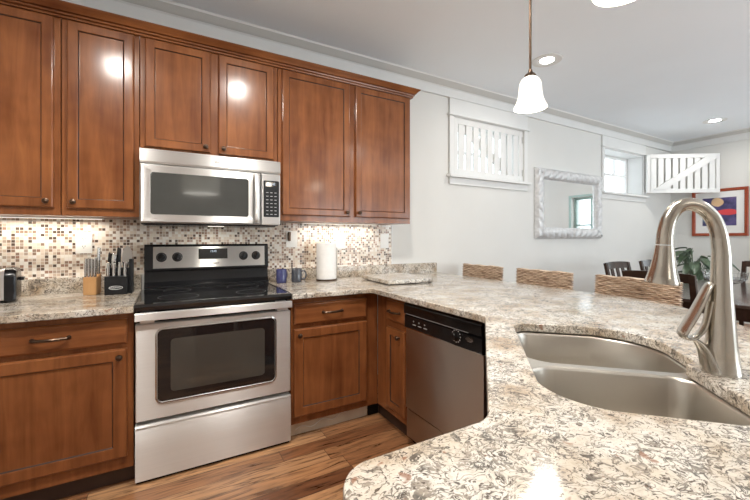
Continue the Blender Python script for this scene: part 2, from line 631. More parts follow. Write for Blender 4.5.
def mesh_obj(name, bm, mats, parent=None, sharp=35, loc=None, rot=None):
    bmesh.ops.recalc_face_normals(bm, faces=bm.faces[:])
    for f in bm.faces:
        f.smooth = True
    lim = R(sharp)
    for e in bm.edges:
        if len(e.link_faces) == 2 and e.calc_face_angle(0) > lim:
            e.smooth = False
    me = bpy.data.meshes.new(name)
    bm.to_mesh(me)
    bm.free()
    if not isinstance(mats, (list, tuple)):
        mats = [mats]
    for m in mats:
        me.materials.append(MAT[m] if isinstance(m, str) else m)
    o = bpy.data.objects.new(name, me)
    COL.objects.link(o)
    if sharp <= 40:
        wnm = o.modifiers.new('face_weighted_normals', 'WEIGHTED_NORMAL')
        wnm.keep_sharp = True
        wnm.weight = 90
    if parent:
        o.parent = parent
    if loc:
        o.location = loc
    if rot:
        o.rotation_euler = rot
    return o


def tag(o, label, cat, group=None):
    o['label'] = label
    o['category'] = cat
    o['kind'] = 'thing'
    if group:
        o['group'] = group
    return o


def thing(name, label, cat, loc=(0, 0, 0), rz=0.0, group=None):
    o = bpy.data.objects.new(name, None)
    o.empty_display_size = 0.1
    COL.objects.link(o)
    o.location = loc
    o.rotation_euler = (0, 0, rz)
    return tag(o, label, cat, group)


def struct(name, bm, mats, parent=None):
    o = mesh_obj(name, bm, mats, parent)
    o['kind'] = 'structure'
    return o


def copy_thing(root, loc, rz, label, group=None):
    def rec(o, par):
        c = o.copy()
        COL.objects.link(c)
        if par:
            c.parent = par
        for ch in list(o.children):
            rec(ch, c)
        return c
    c = rec(root, None)
    c.location = loc
    c.rotation_euler = (0, 0, rz)
    c['label'] = label
    if group:
        c['group'] = group
    return c


def B():
    return bmesh.new()


def box(name, x0, x1, y0, y1, z0, z1, mat, parent=None, bev=0.0, seg=2):
    return mesh_obj(name, bm_box(B(), x0, x1, y0, y1, z0, z1, bev, seg), mat, parent)


def text_part(name, body, size, mat, parent, loc, rot, label=None, depth=0.0004):
    cu = bpy.data.curves.new(name, 'FONT')
    cu.body = body
    cu.size = size
    cu.align_x = 'CENTER'
    cu.align_y = 'CENTER'
    cu.extrude = depth
    t = bpy.data.objects.new(name + '_source', cu)
    COL.objects.link(t)
    me = bpy.data.meshes.new_from_object(t.evaluated_get(bpy.context.evaluated_depsgraph_get()))
    bpy.data.objects.remove(t)
    me.name = name
    me.materials.clear()
    me.materials.append(MAT[mat])
    o = bpy.data.objects.new(name, me)
    COL.objects.link(o)
    o.parent = parent
    o.location = loc
    o.rotation_euler = rot
    if label:
        o['label'] = label
    return o


# ------------------------------------------------------------------ room shell
T = 0.30           # outer wall thickness
bm = B()
bm_box(bm, LEFTX - T, FARX + T, REARY - T, T, -0.12, FLOOR)
struct('floor', bm, 'floor')
bm = B()
bm_box(bm, LEFTX - T, FARX + T, REARY - T, T, CEIL, CEIL + 0.12)
struct('ceiling', bm, 'ceil')

W1 = (2.475, 3.515, 1.868, 2.445)      # x0 x1 z0 z1 of the two high windows in the back wall
W2 = (5.135, 6.175, 1.868, 2.465)


def wall_with_holes(lo, hi, holes, h=CEIL, axis='x', a=0.0, b=T):
    """wall along axis from lo to hi, thickness a..b, holes (p0,p1,z0,z1)"""
    bm = B()

    def put(p0, p1, z0, z1):
        if p1 - p0 < 1e-4 or z1 - z0 < 1e-4:
            return
        if axis == 'x':
            bm_box(bm, p0, p1, a, b, z0, z1)
        else:
            bm_box(bm, a, b, p0, p1, z0, z1)
    cur = lo
    for p0, p1, z0, z1 in sorted(holes):
        put(cur, p0, 0, h)
        put(p0, p1, 0, z0)
        put(p0, p1, z1, h)
        cur = p1
    put(cur, hi, 0, h)
    return bm


struct('wall_back', wall_with_holes(LEFTX, FARX, [W1, W2]), 'wall')
W3 = (-1.70, -1.02, 0.95, 2.05)
struct('wall_right', wall_with_holes(REARY, 0.0, [W3], axis='y', a=FARX, b=FARX + T), 'wall')
struct('wall_left', wall_with_holes(REARY, 0.0, [], axis='y', a=LEFTX - T, b=LEFTX), 'wall')
W4 = (2.6, 4.5, 0.45, 2.45)
W5 = (4.95, 6.65, 0.45, 2.45)
struct('wall_front', wall_with_holes(LEFTX, FARX, [W4, W5], a=REARY - T, b=REARY), 'wall')

# crown and frieze of the back wall and the far wall
crown_prof = [(0, 2.703), (0.022, 2.703), (0.026, 2.712), (0.040, 2.722), (0.062, 2.748), (0.070, 2.752), (0.078, 2.765), (0, 2.765)]
bm = B()
bm_loft(bm, [[(LEFTX, -d, z) for d, z in crown_prof], [(FARX - 0, -d, z) for d, z in crown_prof]])
struct('trim_1', bm, 'trim')
bm = B()
bm_loft(bm, [[(FARX - d, REARY, z) for d, z in crown_prof], [(FARX - d, -0.0, z) for d, z in crown_prof]])
struct('trim_2', bm, 'trim')
cove = [(0.027, 2.712), (0.042, 2.7205), (0.064, 2.747), (0.071, 2.7515), (0.060, 2.758), (0.020, 2.72)]
bm = B()
bm_loft(bm, [[(LEFTX, -d, z) for d, z in cove], [(FARX - 0.02, -d, z) for d, z in cove]])
struct('trim_6', bm, 'greige')
bm = B()
bm_loft(bm, [[(FARX - d, REARY, z) for d, z in cove], [(FARX - d, -0.03, z) for d, z in cove]])
struct('trim_7', bm, 'greige')
bm = B()
bm_box(bm, LEFTX, FARX, -0.018, 0, 2.630, 2.703)
bm_box(bm, LEFTX, FARX, -0.026, 0, 2.620, 2.634, 0.003)
struct('trim_3', bm, 'trim')
bm = B()
bm_box(bm, FARX - 0.018, FARX, REARY, -0.018, 2.630, 2.703)
bm_box(bm, FARX - 0.026, FARX, REARY, -0.026, 2.620, 2.634, 0.003)
struct('trim_4', bm, 'trim')
bm = B()
bm_box(bm, 2.26, FARX, -0.016, 0, FLOOR, 0.17, 0.004)
struct('baseboard_back', bm, 'trim')
bm = B()
bm_box(bm, FARX - 0.016, FARX, REARY, -0.016, FLOOR, 0.17, 0.004)
struct('baseboard_right', bm, 'trim')


# high windows with wide flat casings
def high_window(idx, W, muntins):
    x0, x1, z0, z1 = W
    root = bpy.data.objects.new('window_%d' % idx, None)
    COL.objects.link(root)
    root['kind'] = 'structure'
    c = 0.055
    bm = B()
    bm_box(bm, x0 - c, x0, -0.020, 0, z0, z1, 0.003)
    bm_box(bm, x1, x1 + c, -0.020, 0, z0, z1, 0.003)
    bm_box(bm, x0 - c, x1 + c, -0.020, 0, z1, 2.620, 0.003)
    bm_box(bm, x0 - c - 0.02, x1 + c + 0.02, -0.040, 0, z1 + 0.004, z1 + 0.022, 0.004)
    struct('casing', bm, 'trim', root)
    bm = B()
    bm_box(bm, x0 - c - 0.025, x1 + c + 0.025, -0.060, 0.0, z0 - 0.028, z0, 0.005)
    bm_box(bm, x0 - c, x1 + c, -0.018, 0, z0 - 0.095, z0 - 0.028, 0.003)
    struct('sill', bm, 'trim', root)
    bm = B()                                             # painted reveal lining
    bm_box(bm, x0, x0 + 0.012, 0, T, z0, z1)
    bm_box(bm, x1 - 0.012, x1, 0, T, z0, z1)
    bm_box(bm, x0, x1, 0, T, z1 - 0.012, z1)
    bm_box(bm, x0, x1, 0, T, z0, z0 + 0.012)
    struct('reveal', bm, 'trim', root)
    f = 0.05
    bm = B()
    ya, yb = 0.205, 0.25
    zm = (z0 + z1) / 2 + 0.01
    bm_box(bm, x0 + 0.012, x0 + f, ya, yb, z0 + 0.012, z1 - 0.012, 0.004)
    bm_box(bm, x1 - f, x1 - 0.012, ya, yb, z0 + 0.012, z1 - 0.012, 0.004)
    bm_box(bm, x0 + f, x1 - f, ya, yb, z1 - f, z1 - 0.012, 0.004)
    bm_box(bm, x0 + f, x1 - f, ya, yb, z0 + 0.012, z0 + f + 0.01, 0.004)
    bm_box(bm, x0 + f, x1 - f, ya, yb, zm - 0.014, zm + 0.014, 0.003)
    for k in range(1, muntins + 1):
        xm = x0 + (x1 - x0) * k / (muntins + 1)
        bm_box(bm, xm - 0.011, xm + 0.011, ya + 0.008, yb - 0.006, zm, z1 - f, 0.002)
    struct('sash', bm, 'trim', root)
    bm = B()
    bm_box(bm, x0 + f, x1 - f, 0.226, 0.230, z0 + f, z1 - f)
    struct('pane', bm, 'pane', root)


high_window(1, W1, 2)
high_window(2, W2, 2)


def wall_window(idx, plane, p0, p1, z0, z1, axis, cols, rows, casing_mat, sgn, cw=0.09):
    root = bpy.data.objects.new('window_%d' % idx, None)
    COL.objects.link(root)
    root['kind'] = 'structure'

    def bx(bm, q0, q1, d0, d1, za, zb):
        a, b = plane + sgn * d0, plane + sgn * d1
        a, b = min(a, b), max(a, b)
        if axis == 'y':
            bm_box(bm, a, b, q0, q1, za, zb, 0.003)
        else:
            bm_box(bm, q0, q1, a, b, za, zb, 0.003)
    bm = B()
    bx(bm, p0 - cw, p0, 0, -0.022, z0, z1)
    bx(bm, p1, p1 + cw, 0, -0.022, z0, z1)
    bx(bm, p0 - cw, p1 + cw, 0, -0.024, z1, z1 + cw)
    bx(bm, p0 - cw, p1 + cw, 0, -0.05, z0 - 0.03, z0)
    struct('casing', bm, casing_mat, root)
    bm = B()
    f = 0.045
    d0, d1 = 0.10, 0.14
    bx(bm, p0, p0 + f, d0, d1, z0, z1)
    bx(bm, p1 - f, p1, d0, d1, z0, z1)
    bx(bm, p0 + f, p1 - f, d0, d1, z0, z0 + f)
    bx(bm, p0 + f, p1 - f, d0, d1, z1 - f, z1)
    for k in range(1, cols):
        q = p0 + (p1 - p0) * k / cols
        bx(bm, q - 0.012, q + 0.012, d0, d1, z0 + f, z1 - f)
    for k in range(1, rows):
        q = z0 + (z1 - z0) * k / rows
        bx(bm, p0 + f, p1 - f, d0, d1, q - 0.014, q + 0.014)
    struct('sash', bm, casing_mat, root)
    bm = B()
    bx(bm, p0 + f, p1 - f, d0 + 0.018, d0 + 0.022, z0 + f, z1 - f)
    struct('pane', bm, 'pane', root)


wall_window(3, FARX, W3[0], W3[1], W3[2], W3[3], 'y', 2, 2, 'teal', 1, 0.04)
wall_window(4, REARY, W4[0], W4[1], W4[2], W4[3], 'x', 2, 1, 'trim', -1)  # unseen rear window, added as an opening for the fill light
wall_window(5, REARY, W5[0], W5[1], W5[2], W5[3], 'x', 2, 1, 'trim', -1)  # second unseen window, added for the same fill light

# mosaic tile and its edge strip
bm = B()
bm_box(bm, LEFTX, 1.750, -0.008, 0, 1.005, 1.42)
struct('wall_back_tile', bm, 'mosaic')
bm = B()
bm_box(bm, 1.750, 1.762, -0.011, 0, 1.005, 1.355, 0.002)
struct('trim_5', bm, 'trim')

# ------------------------------------------------------------------ cabinetry
def door_bm(w, h, t=0.020, fr=0.050, panel=True):
    """centre at origin, front towards -Y, back at y=0. material 0 wood, 1 groove shade put into the colour"""
    bm = B()

    def ring(ins, y):
        a, b = w / 2 - ins, h / 2 - ins
        return [(-a, -y, -b), (a, -y, -b), (a, -y, b), (-a, -y, b)]
    if panel:
        rs = [ring(0, 0), ring(0, t - 0.007), ring(0.003, t - 0.002), ring(0.007, t), ring(fr - 0.006, t), ring(fr - 0.003, t - 0.0015), ring(fr + 0.001, t - 0.008), ring(fr + 0.0035, t - 0.009)]
        mis = [0, 0, 0, 0, 0, 1, 0, 0]
    else:
        rs = [ring(0, 0), ring(0, t - 0.008), ring(0.004, t - 0.003), ring(0.010, t)]
        mis = [0, 0, 0, 0]
    bm_loft(bm, rs, True, True, True, 0, mis)
    return bm


def knob_bm(r=0.0145):
    bm = B()
    bm_lathe(bm, [(0.007, 0), (0.0055, 0.006), (0.0055, 0.011), (r * 0.9, 0.015), (r, 0.019), (r * 0.85, 0.0245), (r * 0.35, 0.0275), (0.001, 0.028)], 20, axis='y')
    return bm


def pull_bm(half=0.062):
    bm = B()
    pts = spline([(-half, 0, 0), (-half, -0.014, 0), (-half * 0.75, -0.022, 0.0), (0, -0.031, 0.0), (half * 0.75, -0.022, 0.0), (half, -0.014, 0), (half, 0, 0)], 6)
    n = len(pts)
    rad = [0.0048 + 0.0022 * math.sin(PI * i / (n - 1)) for i in range(n)]
    bm_tube(bm, pts, rad, 10)
    for s in (-1, 1):
        bm_lathe(bm, [(0.009, 0), (0.009, 0.004), (0.006, 0.008), (0.001, 0.009)], 14, (s * half, 0, 0), 'y')
    return bm


def add_door(parent, cx, y, cz, w, h, knob=None, fr=0.050, rz=0):
    d = mesh_obj('door', door_bm(w, h, fr=fr), ['wood', 'groove_shade'], parent, 25, (cx, y, cz), (0, 0, rz))
    if knob:
        mesh_obj('knob', knob_bm(), 'bronze', d, 35, (knob[0], -0.020, knob[1]))
    return d


def add_drawer(parent, cx, y, cz, w, h, half=0.062, rz=0):
    d = mesh_obj('drawer', door_bm(w, h, panel=False), ['wood_h'], parent, 25, (cx, y, cz), (0, 0, rz))
    if half:
        mesh_obj('handle', pull_bm(half), 'bronze', d, 35, (0, -0.020, 0))
    return d


UF = -0.325       # front plane of the wall cabinet boxes; doors stand 20 mm proud
ZB, ZT = 1.355, 2.385


def upper(label, x0, x1, doors, zb=ZB):
    t = thing('wall_cabinet', label, 'cabinet', ((x0 + x1) / 2, -0.010, zb), 0, 'wall cabinets over the stove wall')
    cx = (x0 + x1) / 2
    w = (x1 - x0) / 2 - 0.0008
    bm = B()
    bm_box(bm, -w, w, UF + 0.010, -0.001, 0.0, ZT - zb, 0.0015, 1)
    mesh_obj('body', bm, 'wood', t)
    for a, b, z0, z1, kn in doors:
        kx = (b - a) / 2 - 0.028
        k = None if kn is None else ((kx if kn == 'r' else -kx), -(z1 - z0) / 2 + 0.032)
        add_door(t, (a + b) / 2 - cx, UF + 0.010, (z0 + z1) / 2 - zb, b - a, z1 - z0, k)
    return t


upper('stained wood wall cabinet cut off by the left edge, door knob at its lower right', -1.085, -0.472, [(-1.055, -0.498, 1.394, 2.372, 'r')])
upper('narrow one-door wood wall cabinet between the leftmost cabinet and the microwave', -0.470, -0.128, [(-0.446, -0.153, 1.394, 2.372, 'l')])
upper('short two-door wood wall cabinet directly above the steel microwave', -0.126, 0.649, [(-0.102, 0.238, 1.757, 2.372, 'r'), (0.283, 0.622, 1.757, 2.372, 'l')], 1.737)
upper('tall two-door wood wall cabinet at the right end, beside the bare painted wall', 0.651, 1.732, [(0.678, 1.180, 1.394, 2.372, 'r'), (1.226, 1.712, 1.394, 2.372, 'l')])

# cabinet crown: profile swept along the front and mitred back along the right end
cp = [(0.0006, 2.376), (0.017, 2.376), (0.019, 2.384), (0.012, 2.386), (0.012, 2.389), (0.026, 2.391), (0.028, 2.398), (0.020, 2.400), (0.020, 2.403), (0.035, 2.405), (0.040, 2.413), (0.051, 2.425), (0.060, 2.431), (0.063, 2.434), (0.061, 2.440), (0.0006, 2.440)]
bm = B()
xr = 1.732
bm_loft(bm, [[(-1.085, UF - d, z) for d, z in cp], [(xr + d, UF - d, z) for d, z in cp], [(xr + d, -0.003, z) for d, z in cp]])
o = mesh_obj('cabinet_crown_molding', bm, 'wood_h', None, 25)
tag(o, 'stained wood crown strip running along the tops of the wall cabinets', 'crown molding')

# under-cabinet light bars
def under_light(label, x0, x1, power):
    t = thing('under_cabinet_light', label, 'light', ((x0 + x1) / 2, -0.09, ZB), 0, 'light bars under the wall cabinets')
    hw = (x1 - x0) / 2
    box('housing', -hw, hw, -0.022, 0.022, -0.006, -0.0005, 'white', t, 0.002)
    box('lens', -hw + 0.01, hw - 0.01, -0.015, 0.015, -0.0075, -0.006, 'lens_soft', t)
    area_light('under_cabinet_lamp', ((x0 + x1) / 2, -0.09, ZB - 0.018), (0, 0, 0), x1 - x0 - 0.04, 0.03, power, (1.0, 0.90, 0.76))


under_light('slim light bar under the wall cabinets left of the microwave', -0.85, -0.32, 1.3)
under_light('slim light bar under the tall wall cabinet right of the microwave', 0.90, 1.55, 1.3)

BF = -0.662       # base cabinet box front; doors stand 20 mm proud
CTB, CTT = 0.885, 0.915


def base_cab(label, x0, x1, door, drawer, knob, kick_mat='kick', stile=0.0):
    cx = (x0 + x1) / 2
    t = thing('base_cabinet', label, 'cabinet', (cx, 0, 0), 0)
    w = (x1 - x0) / 2 - 0.0008
    bm = B()
    bm_box(bm, -w, w, BF, -0.02, 0.135, CTB - 0.001, 0.0015, 1)
    mesh_obj('body', bm, 'wood', t)
    box('toe_kick', -w, w if kick_mat == 'kick' else 1.178 - cx, BF + 0.052, BF + 0.067, FLOOR, 0.135, kick_mat, t)
    a, b, z0, z1 = drawer
    add_drawer(t, (a + b) / 2 - cx, BF, (z0 + z1) / 2, b - a, z1 - z0)
    a, b, z0, z1 = door
    kx = (b - a) / 2 - 0.030
    add_door(t, (a + b) / 2 - cx, BF, (z0 + z1) / 2, b - a, z1 - z0, ((kx if knob == 'r' else -kx), (z1 - z0) / 2 - 0.036), 0.058)
    return t


base_cab('stained wood base cabinet left of the stove with one drawer over a door', -0.740, -0.134, (-0.715, -0.160, 0.195, 0.712), (-0.715, -0.160, 0.735, 0.853), 'r')
base_cab('stained wood base cabinet further left, under the toaster end of the counter', -1.350, -0.742, (-1.325, -0.767, 0.195, 0.712), (-1.325, -0.767, 0.735, 0.853), 'r')
rc = base_cab('stained wood base cabinet between the stove and the inner corner', 0.639, 1.2303, (0.655, 1.140, 0.180, 0.700), (0.655, 1.140, 0.725, 0.850), 'l', 'toeboard')
bm = B()      # wavy bead of caulk on the bare kick board
pts = [(-0.25 + 0.02 * i, BF + 0.051, 0.075 + 0.012 * math.sin(i * 0.9) + 0.0015 * i) for i in range(18)]
bm_tube(bm, pts, 0.0025, 6)
mesh_obj('caulk_bead', bm, 'white', rc)

# toe-kick vent at the corner
t = thing('floor_vent', 'small black toe-kick vent low in the inner cabinet corner', 'vent', (1.222, BF + 0.052, FLOOR))
box('frame', -0.040, 0.040, -0.006, 0.0, 0.0, 0.075, 'blackmatte', t, 0.002)
bm = B()
for k in range(6):
    bm_box(bm, -0.034, 0.034, -0.009, -0.006, 0.006 + k * 0.011, 0.011 + k * 0.011)
mesh_obj('grille', bm, 'blackmatte', t)

# narrow peninsula cabinet, faces -X
PF = 1.230
t = thing('base_cabinet', 'narrow stained wood base cabinet between the inner corner and the dishwasher', 'cabinet', (PF, -0.858, 0), R(-90))
# local: x -> world -y, -y -> world -x
bm = B()
bm_box(bm, -0.1945, 0.163, 0.0, 0.600, 0.135, CTB - 0.001, 0.0015, 1)
mesh_obj('body', bm, 'wood', t)
box('toe_kick', -0.246, 0.163, 0.035, 0.05, FLOOR, 0.135, 'kick', t)
add_drawer(t, 0.045, 0, 0.788, 0.205, 0.122, 0.055)
add_door(t, 0.045, 0, 0.432, 0.205, 0.502, (0.050, 0.210), 0.048)

# dishwasher, faces -X
t = thing('dishwasher', 'steel dishwasher with black control panel under the peninsula counter', 'dishwasher', (PF, -1.3255, 0), R(-90))
hw = 0.2995
box('body', -hw, hw, 0.005, 0.580, 0.08, 0.868, 'blackmatte', t)
bm = B()
bm_box(bm, -hw, hw, -0.022, 0.004, 0.262, 0.722, 0.004)
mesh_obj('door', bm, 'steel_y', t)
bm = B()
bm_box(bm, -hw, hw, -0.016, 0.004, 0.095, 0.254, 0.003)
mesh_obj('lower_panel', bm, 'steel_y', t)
box('toe_kick', -hw, hw, 0.03, 0.045, FLOOR, 0.093, 'black', t)
cpnl = mesh_obj('control_panel', bm_loft(B(), [[(-hw, y, z) for y, z in pr] if s < 0 else [(hw, y, z) for y, z in pr] for s in (-1, 1)
                for pr in ([[0.004, 0.724], [-0.026, 0.724], [-0.030, 0.730], [-0.030, 0.794], [-0.020, 0.800], [-0.034, 0.807], [-0.037, 0.850], [-0.032, 0.861], [-0.022, 0.867], [0.004, 0.867]],)]), 'black', t)
mesh_obj('trim_strip', bm_box(B(), -hw, hw, -0.0325, -0.030, 0.724, 0.729, 0.0008), 'chrome', cpnl)
bm = B()
bm_box(bm, -hw + 0.02, 0.22, -0.0365, -0.0335, 0.8055, 0.8075, 0.0006)
mesh_obj('handle_edge', bm, 'greyplastic', cpnl)
dial = mesh_obj('knob', bm_lathe(B(), [(0.024, 0), (0.024, 0.006), (0.019, 0.009), (0.017, 0.022), (0.014, 0.025), (0.001, 0.026)], 28, axis='y'), 'black', t, 35, (0.135, -0.030, 0.772))
bm = B()
for k in range(12):
    a = 2 * PI * k / 12
    bm_box(bm, 0.0285 * math.cos(a) - 0.0022, 0.0285 * math.cos(a) + 0.0022, -0.0012, 0, 0.0285 * math.sin(a) - 0.0022, 0.0285 * math.sin(a) + 0.0022)
mesh_obj('dial_marks', bm, 'white', dial)
bm = B()
bm_prism(bm, [(0.024 * math.cos(2 * PI * k / 24), 0.011 * math.sin(2 * PI * k / 24)) for k in range(24)], -0.002, 0.0)
bd = mesh_obj('badge', bm, 'chrome', t, 35, (0.222, -0.030, 0.775))
bm = B()
for k in range(3):
    box('button_mark', -0.220 + k * 0.05, -0.190 + k * 0.05, -0.0312, -0.030, 0.752, 0.757, 'greyplastic', cpnl)
    box('indicator_mark', -0.215 + k * 0.05, -0.207 + k * 0.05, -0.0312, -0.030, 0.770, 0.776, 'greyplastic', cpnl)
bm.free()

# sink base and the short return under the camera
def uv(u, v):
    return Vector(((v - u) / math.sqrt(2), -(u + v) / math.sqrt(2)))


t = thing('base_cabinet', 'stained wood corner sink base under the double steel sink', 'cabinet', (0, 0, 0))
q = math.sqrt(0.5)
bm = B()
pa, pb = Vector((1.200, -1.743)), Vector((0.600, -2.325))
nd = Vector((q, -q))
bm_loft(bm, [[(p.x, p.y, z) for p in (pa, pb, pb + nd * 0.018, pa + nd * 0.018)] for z in (0.135, CTB - 0.001)])
mesh_obj('body', bm, 'wood', t)
bm = B()
bm_box(bm, 1.806, 1.830, -2.25, -1.632, FLOOR, CTB - 0.001)
bm_loft(bm, [[(p.x, p.y, z) for p in (Vector((1.830, -2.25)), Vector((1.25, -2.83)), Vector((1.233, -2.813)), Vector((1.806, -2.25)))] for z in (FLOOR, CTB - 0.001)])
mesh_obj('back_panel', bm, 'wood', t)
for s in (-1, 1):
    mid = (pa + pb) / 2 + (pa - pb).normalized() * (0.21 * s)
    d = add_door(t, mid.x, mid.y, 0.45, 0.40, 0.52, None, 0.055, R(-135))
t = thing('base_cabinet', 'stained wood end cabinet under the rounded counter end nearest the viewer', 'cabinet', (0.41, -2.62, 0))
bm = B()
bm_box(bm, -0.165, 0.165, -0.29, 0.25, FLOOR, CTB - 0.001, 0.002, 1)
mesh_obj('body', bm, 'wood', t)

# ------------------------------------------------------------------ countertops
hole = round_poly([(*uv(0.482, 2.106), 0.05), (*uv(1.190, 2.106), 0.115), (*uv(1.192, 2.488), 0.075), (*uv(0.852, 2.488), 0.012), (*uv(0.822, 2.520), 0.012), (*uv(0.482, 2.530), 0.19)], 12)
outer = round_poly([(0.634, -0.001, 0), (2.256, -0.001, 0), (2.175, -1.93, 0.25), (1.25, -2.93, 0.1), (0.193, -2.93, 0.03),
                    (0.193, -2.316, 0.055), (0.500, -2.316, 0.055), (1.148, -1.690, 0.06), (1.148, -0.722, 0.02), (0.634, -0.722, 0.0)], 10)
bm = B()
bm_slab(bm, outer, CTB, CTT, [hole])
o = mesh_obj('countertop', bm, 'granite', None, 30)
tag(o, 'large speckled granite countertop wrapping from the stove round the peninsula and sink', 'countertop')
o.name = 'granite_countertop'
bm = B()
bm_slab(bm, [Vector(p) for p in ((LEFTX + 0.002, -0.722), (-0.132, -0.722), (-0.132, -0.001), (LEFTX + 0.002, -0.001))], CTB, CTT)
o = mesh_obj('granite_countertop', bm, 'granite', None, 30)
tag(o, 'short speckled granite countertop left of the stove under the toaster', 'countertop')
bm = B()
bm_box(bm, 0.634, 2.255, -0.024, -0.0085, CTT, 1.006, 0.003)
bm_box(bm, 1.7625, 2.255, -0.0085, -0.0005, CTT, 1.006)
o = mesh_obj('granite_backsplash', bm, 'granite')
tag(o, 'low granite backsplash strip behind the mugs and the white roll', 'backsplash')
bm = B()
bm_box(bm, LEFTX + 0.002, -0.134, -0.024, -0.0085, CTT, 1.006, 0.003)
o = mesh_obj('granite_backsplash', bm, 'granite')
tag(o, 'low granite backsplash strip behind the toaster and knife blocks', 'backsplash')

# granite cutting slab on small feet
t = thing('granite_board', 'loose rectangular granite board lying on the corner of the counter', 'board', (1.535, -0.445, CTT), R(-4))
bm = B()
bm_slab(bm, [Vector(p) for p in ((-0.205, -0.235), (0.155, -0.235), (0.190, 0.230), (-0.205, 0.230))], 0.008, 0.033, (), 0.003)
mesh_obj('slab', bm, 'granite', t)
for sx in (-1, 1):
    for sy in (-1, 1):
        mesh_obj('foot', bm_lathe(B(), [(0.012, 0), (0.012, 0.008)], 12, (sx * 0.16, sy * 0.19, 0)), 'blackmatte', t)

# ------------------------------------------------------------------ sink
t = thing('double_sink', 'undermount double bowl stainless steel sink set into the granite counter', 'sink', (0, 0, CTB - 0.004))
def bowl(name, corners, depth):
    o0 = round_poly([(*uv(u, v), r) for u, v, r in corners], 10)
    if area2(o0) < 0:
        o0.reverse()
    bm = B()
    prof = [(-0.004, 0.0), (0.0, -0.002), (0.003, -0.008), (0.010, -depth * 0.5), (0.018, -depth + 0.035), (0.028, -depth + 0.012), (0.050, -depth), (0.11, -depth - 0.003)]
    rs = [[(p.x, p.y, z) for p in offset_poly(o0, i)] for i, z in prof]
    bm_loft(bm, rs, True, False, True)
    ob = mesh_obj('bowl', bm, 'steel_sink', t, 50)
    c = sum(o0, Vector((0, 0))) / len(o0)
    dr = mesh_obj('drain', bm_lathe(B(), [(0.044, 0.0), (0.042, 0.003), (0.034, 0.003), (0.030, -0.002), (0.001, -0.003)], 28, (c.x, c.y, -depth - 0.002), cap0=False), 'chrome', ob)
    return o0
b1 = bowl('far', [(0.478, 2.104, 0.06), (0.824, 2.104, 0.075), (0.824, 2.525, 0.05), (0.478, 2.534, 0.20)], 0.20)
b2 = bowl('near', [(0.858, 2.104, 0.075), (1.196, 2.104, 0.115), (1.198, 2.496, 0.085), (0.858, 2.492, 0.05)], 0.20)
outl = round_poly([(*uv(0.455, 2.08), 0.06), (*uv(1.218, 2.08), 0.06), (*uv(1.218, 2.525), 0.10), (*uv(0.86, 2.55), 0.05), (*uv(0.455, 2.56), 0.12)], 8)
bm = B()
edges = []
for lp in (outl, b1, b2):
    if lp is not outl:
        lp = offset_poly(lp, -0.004)
    vs = [bm.verts.new((p.x, p.y, 0.0)) for p in lp]
    edges += [bm.edges.new((vs[i], vs[(i + 1) % len(vs)])) for i in range(len(vs))]
bmesh.ops.triangle_fill(bm, use_beauty=True, use_dissolve=False, edges=edges)
mesh_obj('rim', bm, 'steel_sink', t)

# ------------------------------------------------------------------ faucet (plane: w towards the bowls, z up)
FB = (1.153, -2.433, CTT)
t = thing('kitchen_faucet', 'tall arched brushed nickel pull-down faucet behind the double sink', 'faucet', FB, R(135))
# local +x points over the sink (-1,+1)/sqrt2, local y across
prof = [(0.0375, 0.0), (0.0375, 0.003), (0.0360, 0.008), (0.0325, 0.04), (0.0290, 0.085), (0.0255, 0.13), (0.0225, 0.18), (0.0200, 0.23), (0.0185, 0.278)]
bm = B()
bm_lathe(bm, prof, 40)
mesh_obj('base', bm, 'nickel', t, 50)
arc = [(0.0, 0.278), (0.001, 0.300), (0.006, 0.338), (0.019, 0.372), (0.041, 0.396), (0.067, 0.404), (0.089, 0.395), (0.105, 0.370), (0.113, 0.337), (0.115, 0.305)]
pts = spline([(x, 0, z) for x, z in arc], 6)
n = len(pts)
rad = [0.0187 - 0.0032 * math.sin(PI * i / (n - 1)) for i in range(n)]
bm = B()
bm_tube(bm, pts, rad, 28, side=(0, 1, 0))
mesh_obj('spout', bm, 'nickel', t, 50)
hd = [((0.1151, 0.303), 0.0190), ((0.1158, 0.285), 0.0212), ((0.1168, 0.265), 0.0240), ((0.118, 0.245), 0.0277), ((0.1192, 0.227), 0.0320), ((0.1202, 0.213), 0.0358), ((0.1205, 0.209), 0.0356), ((0.1206, 0.2085), 0.032)]
bm = B()
bm_tube(bm, [(x, 0, z) for (x, z), r in hd], [r for _, r in hd], 32, side=(0, 1, 0))
mesh_obj('spray_head', bm, 'nickel', t, 50)
# looped lever handle: a ribbon that leaves the column, runs down to the tip and curls back into the body
path = [(0.018, 0.212), (0.026, 0.208), (0.036, 0.192), (0.052, 0.165), (0.076, 0.128), (0.098, 0.098), (0.1035, 0.086), (0.096, 0.079), (0.078, 0.078), (0.058, 0.086), (0.040, 0.106), (0.029, 0.138), (0.022, 0.170)]
pts = spline([(0.006 + x * 0.70, 0, z) for x, z in path], 6)
n = len(pts)
rad = []
for i in range(n):
    f = i / (n - 1)
    rad.append((0.0048 + 0.0022 * math.sin(PI * min(1, f * 1.6)), 0.013 + 0.010 * math.sin(PI * min(1, f * 1.3))))
bm = B()
bm_tube(bm, pts, rad, 16, side=(0, 1, 0))
mesh_obj('handle', bm, 'nickel', t, 60)
path = [(0.094, 0.080), (0.070, 0.068), (0.052, 0.050), (0.040, 0.028), (0.030, 0.006)]
pts = spline([(0.002 + x * 0.62, 0, z) for x, z in path], 6)
n = len(pts)
bm = B()
bm_tube(bm, pts, [(0.004 + 0.012 * (i / (n - 1)), 0.012 + 0.022 * (i / (n - 1))) for i in range(n)], 20, side=(0, 1, 0))
mesh_obj('body_flare', bm, 'nickel', t, 60)

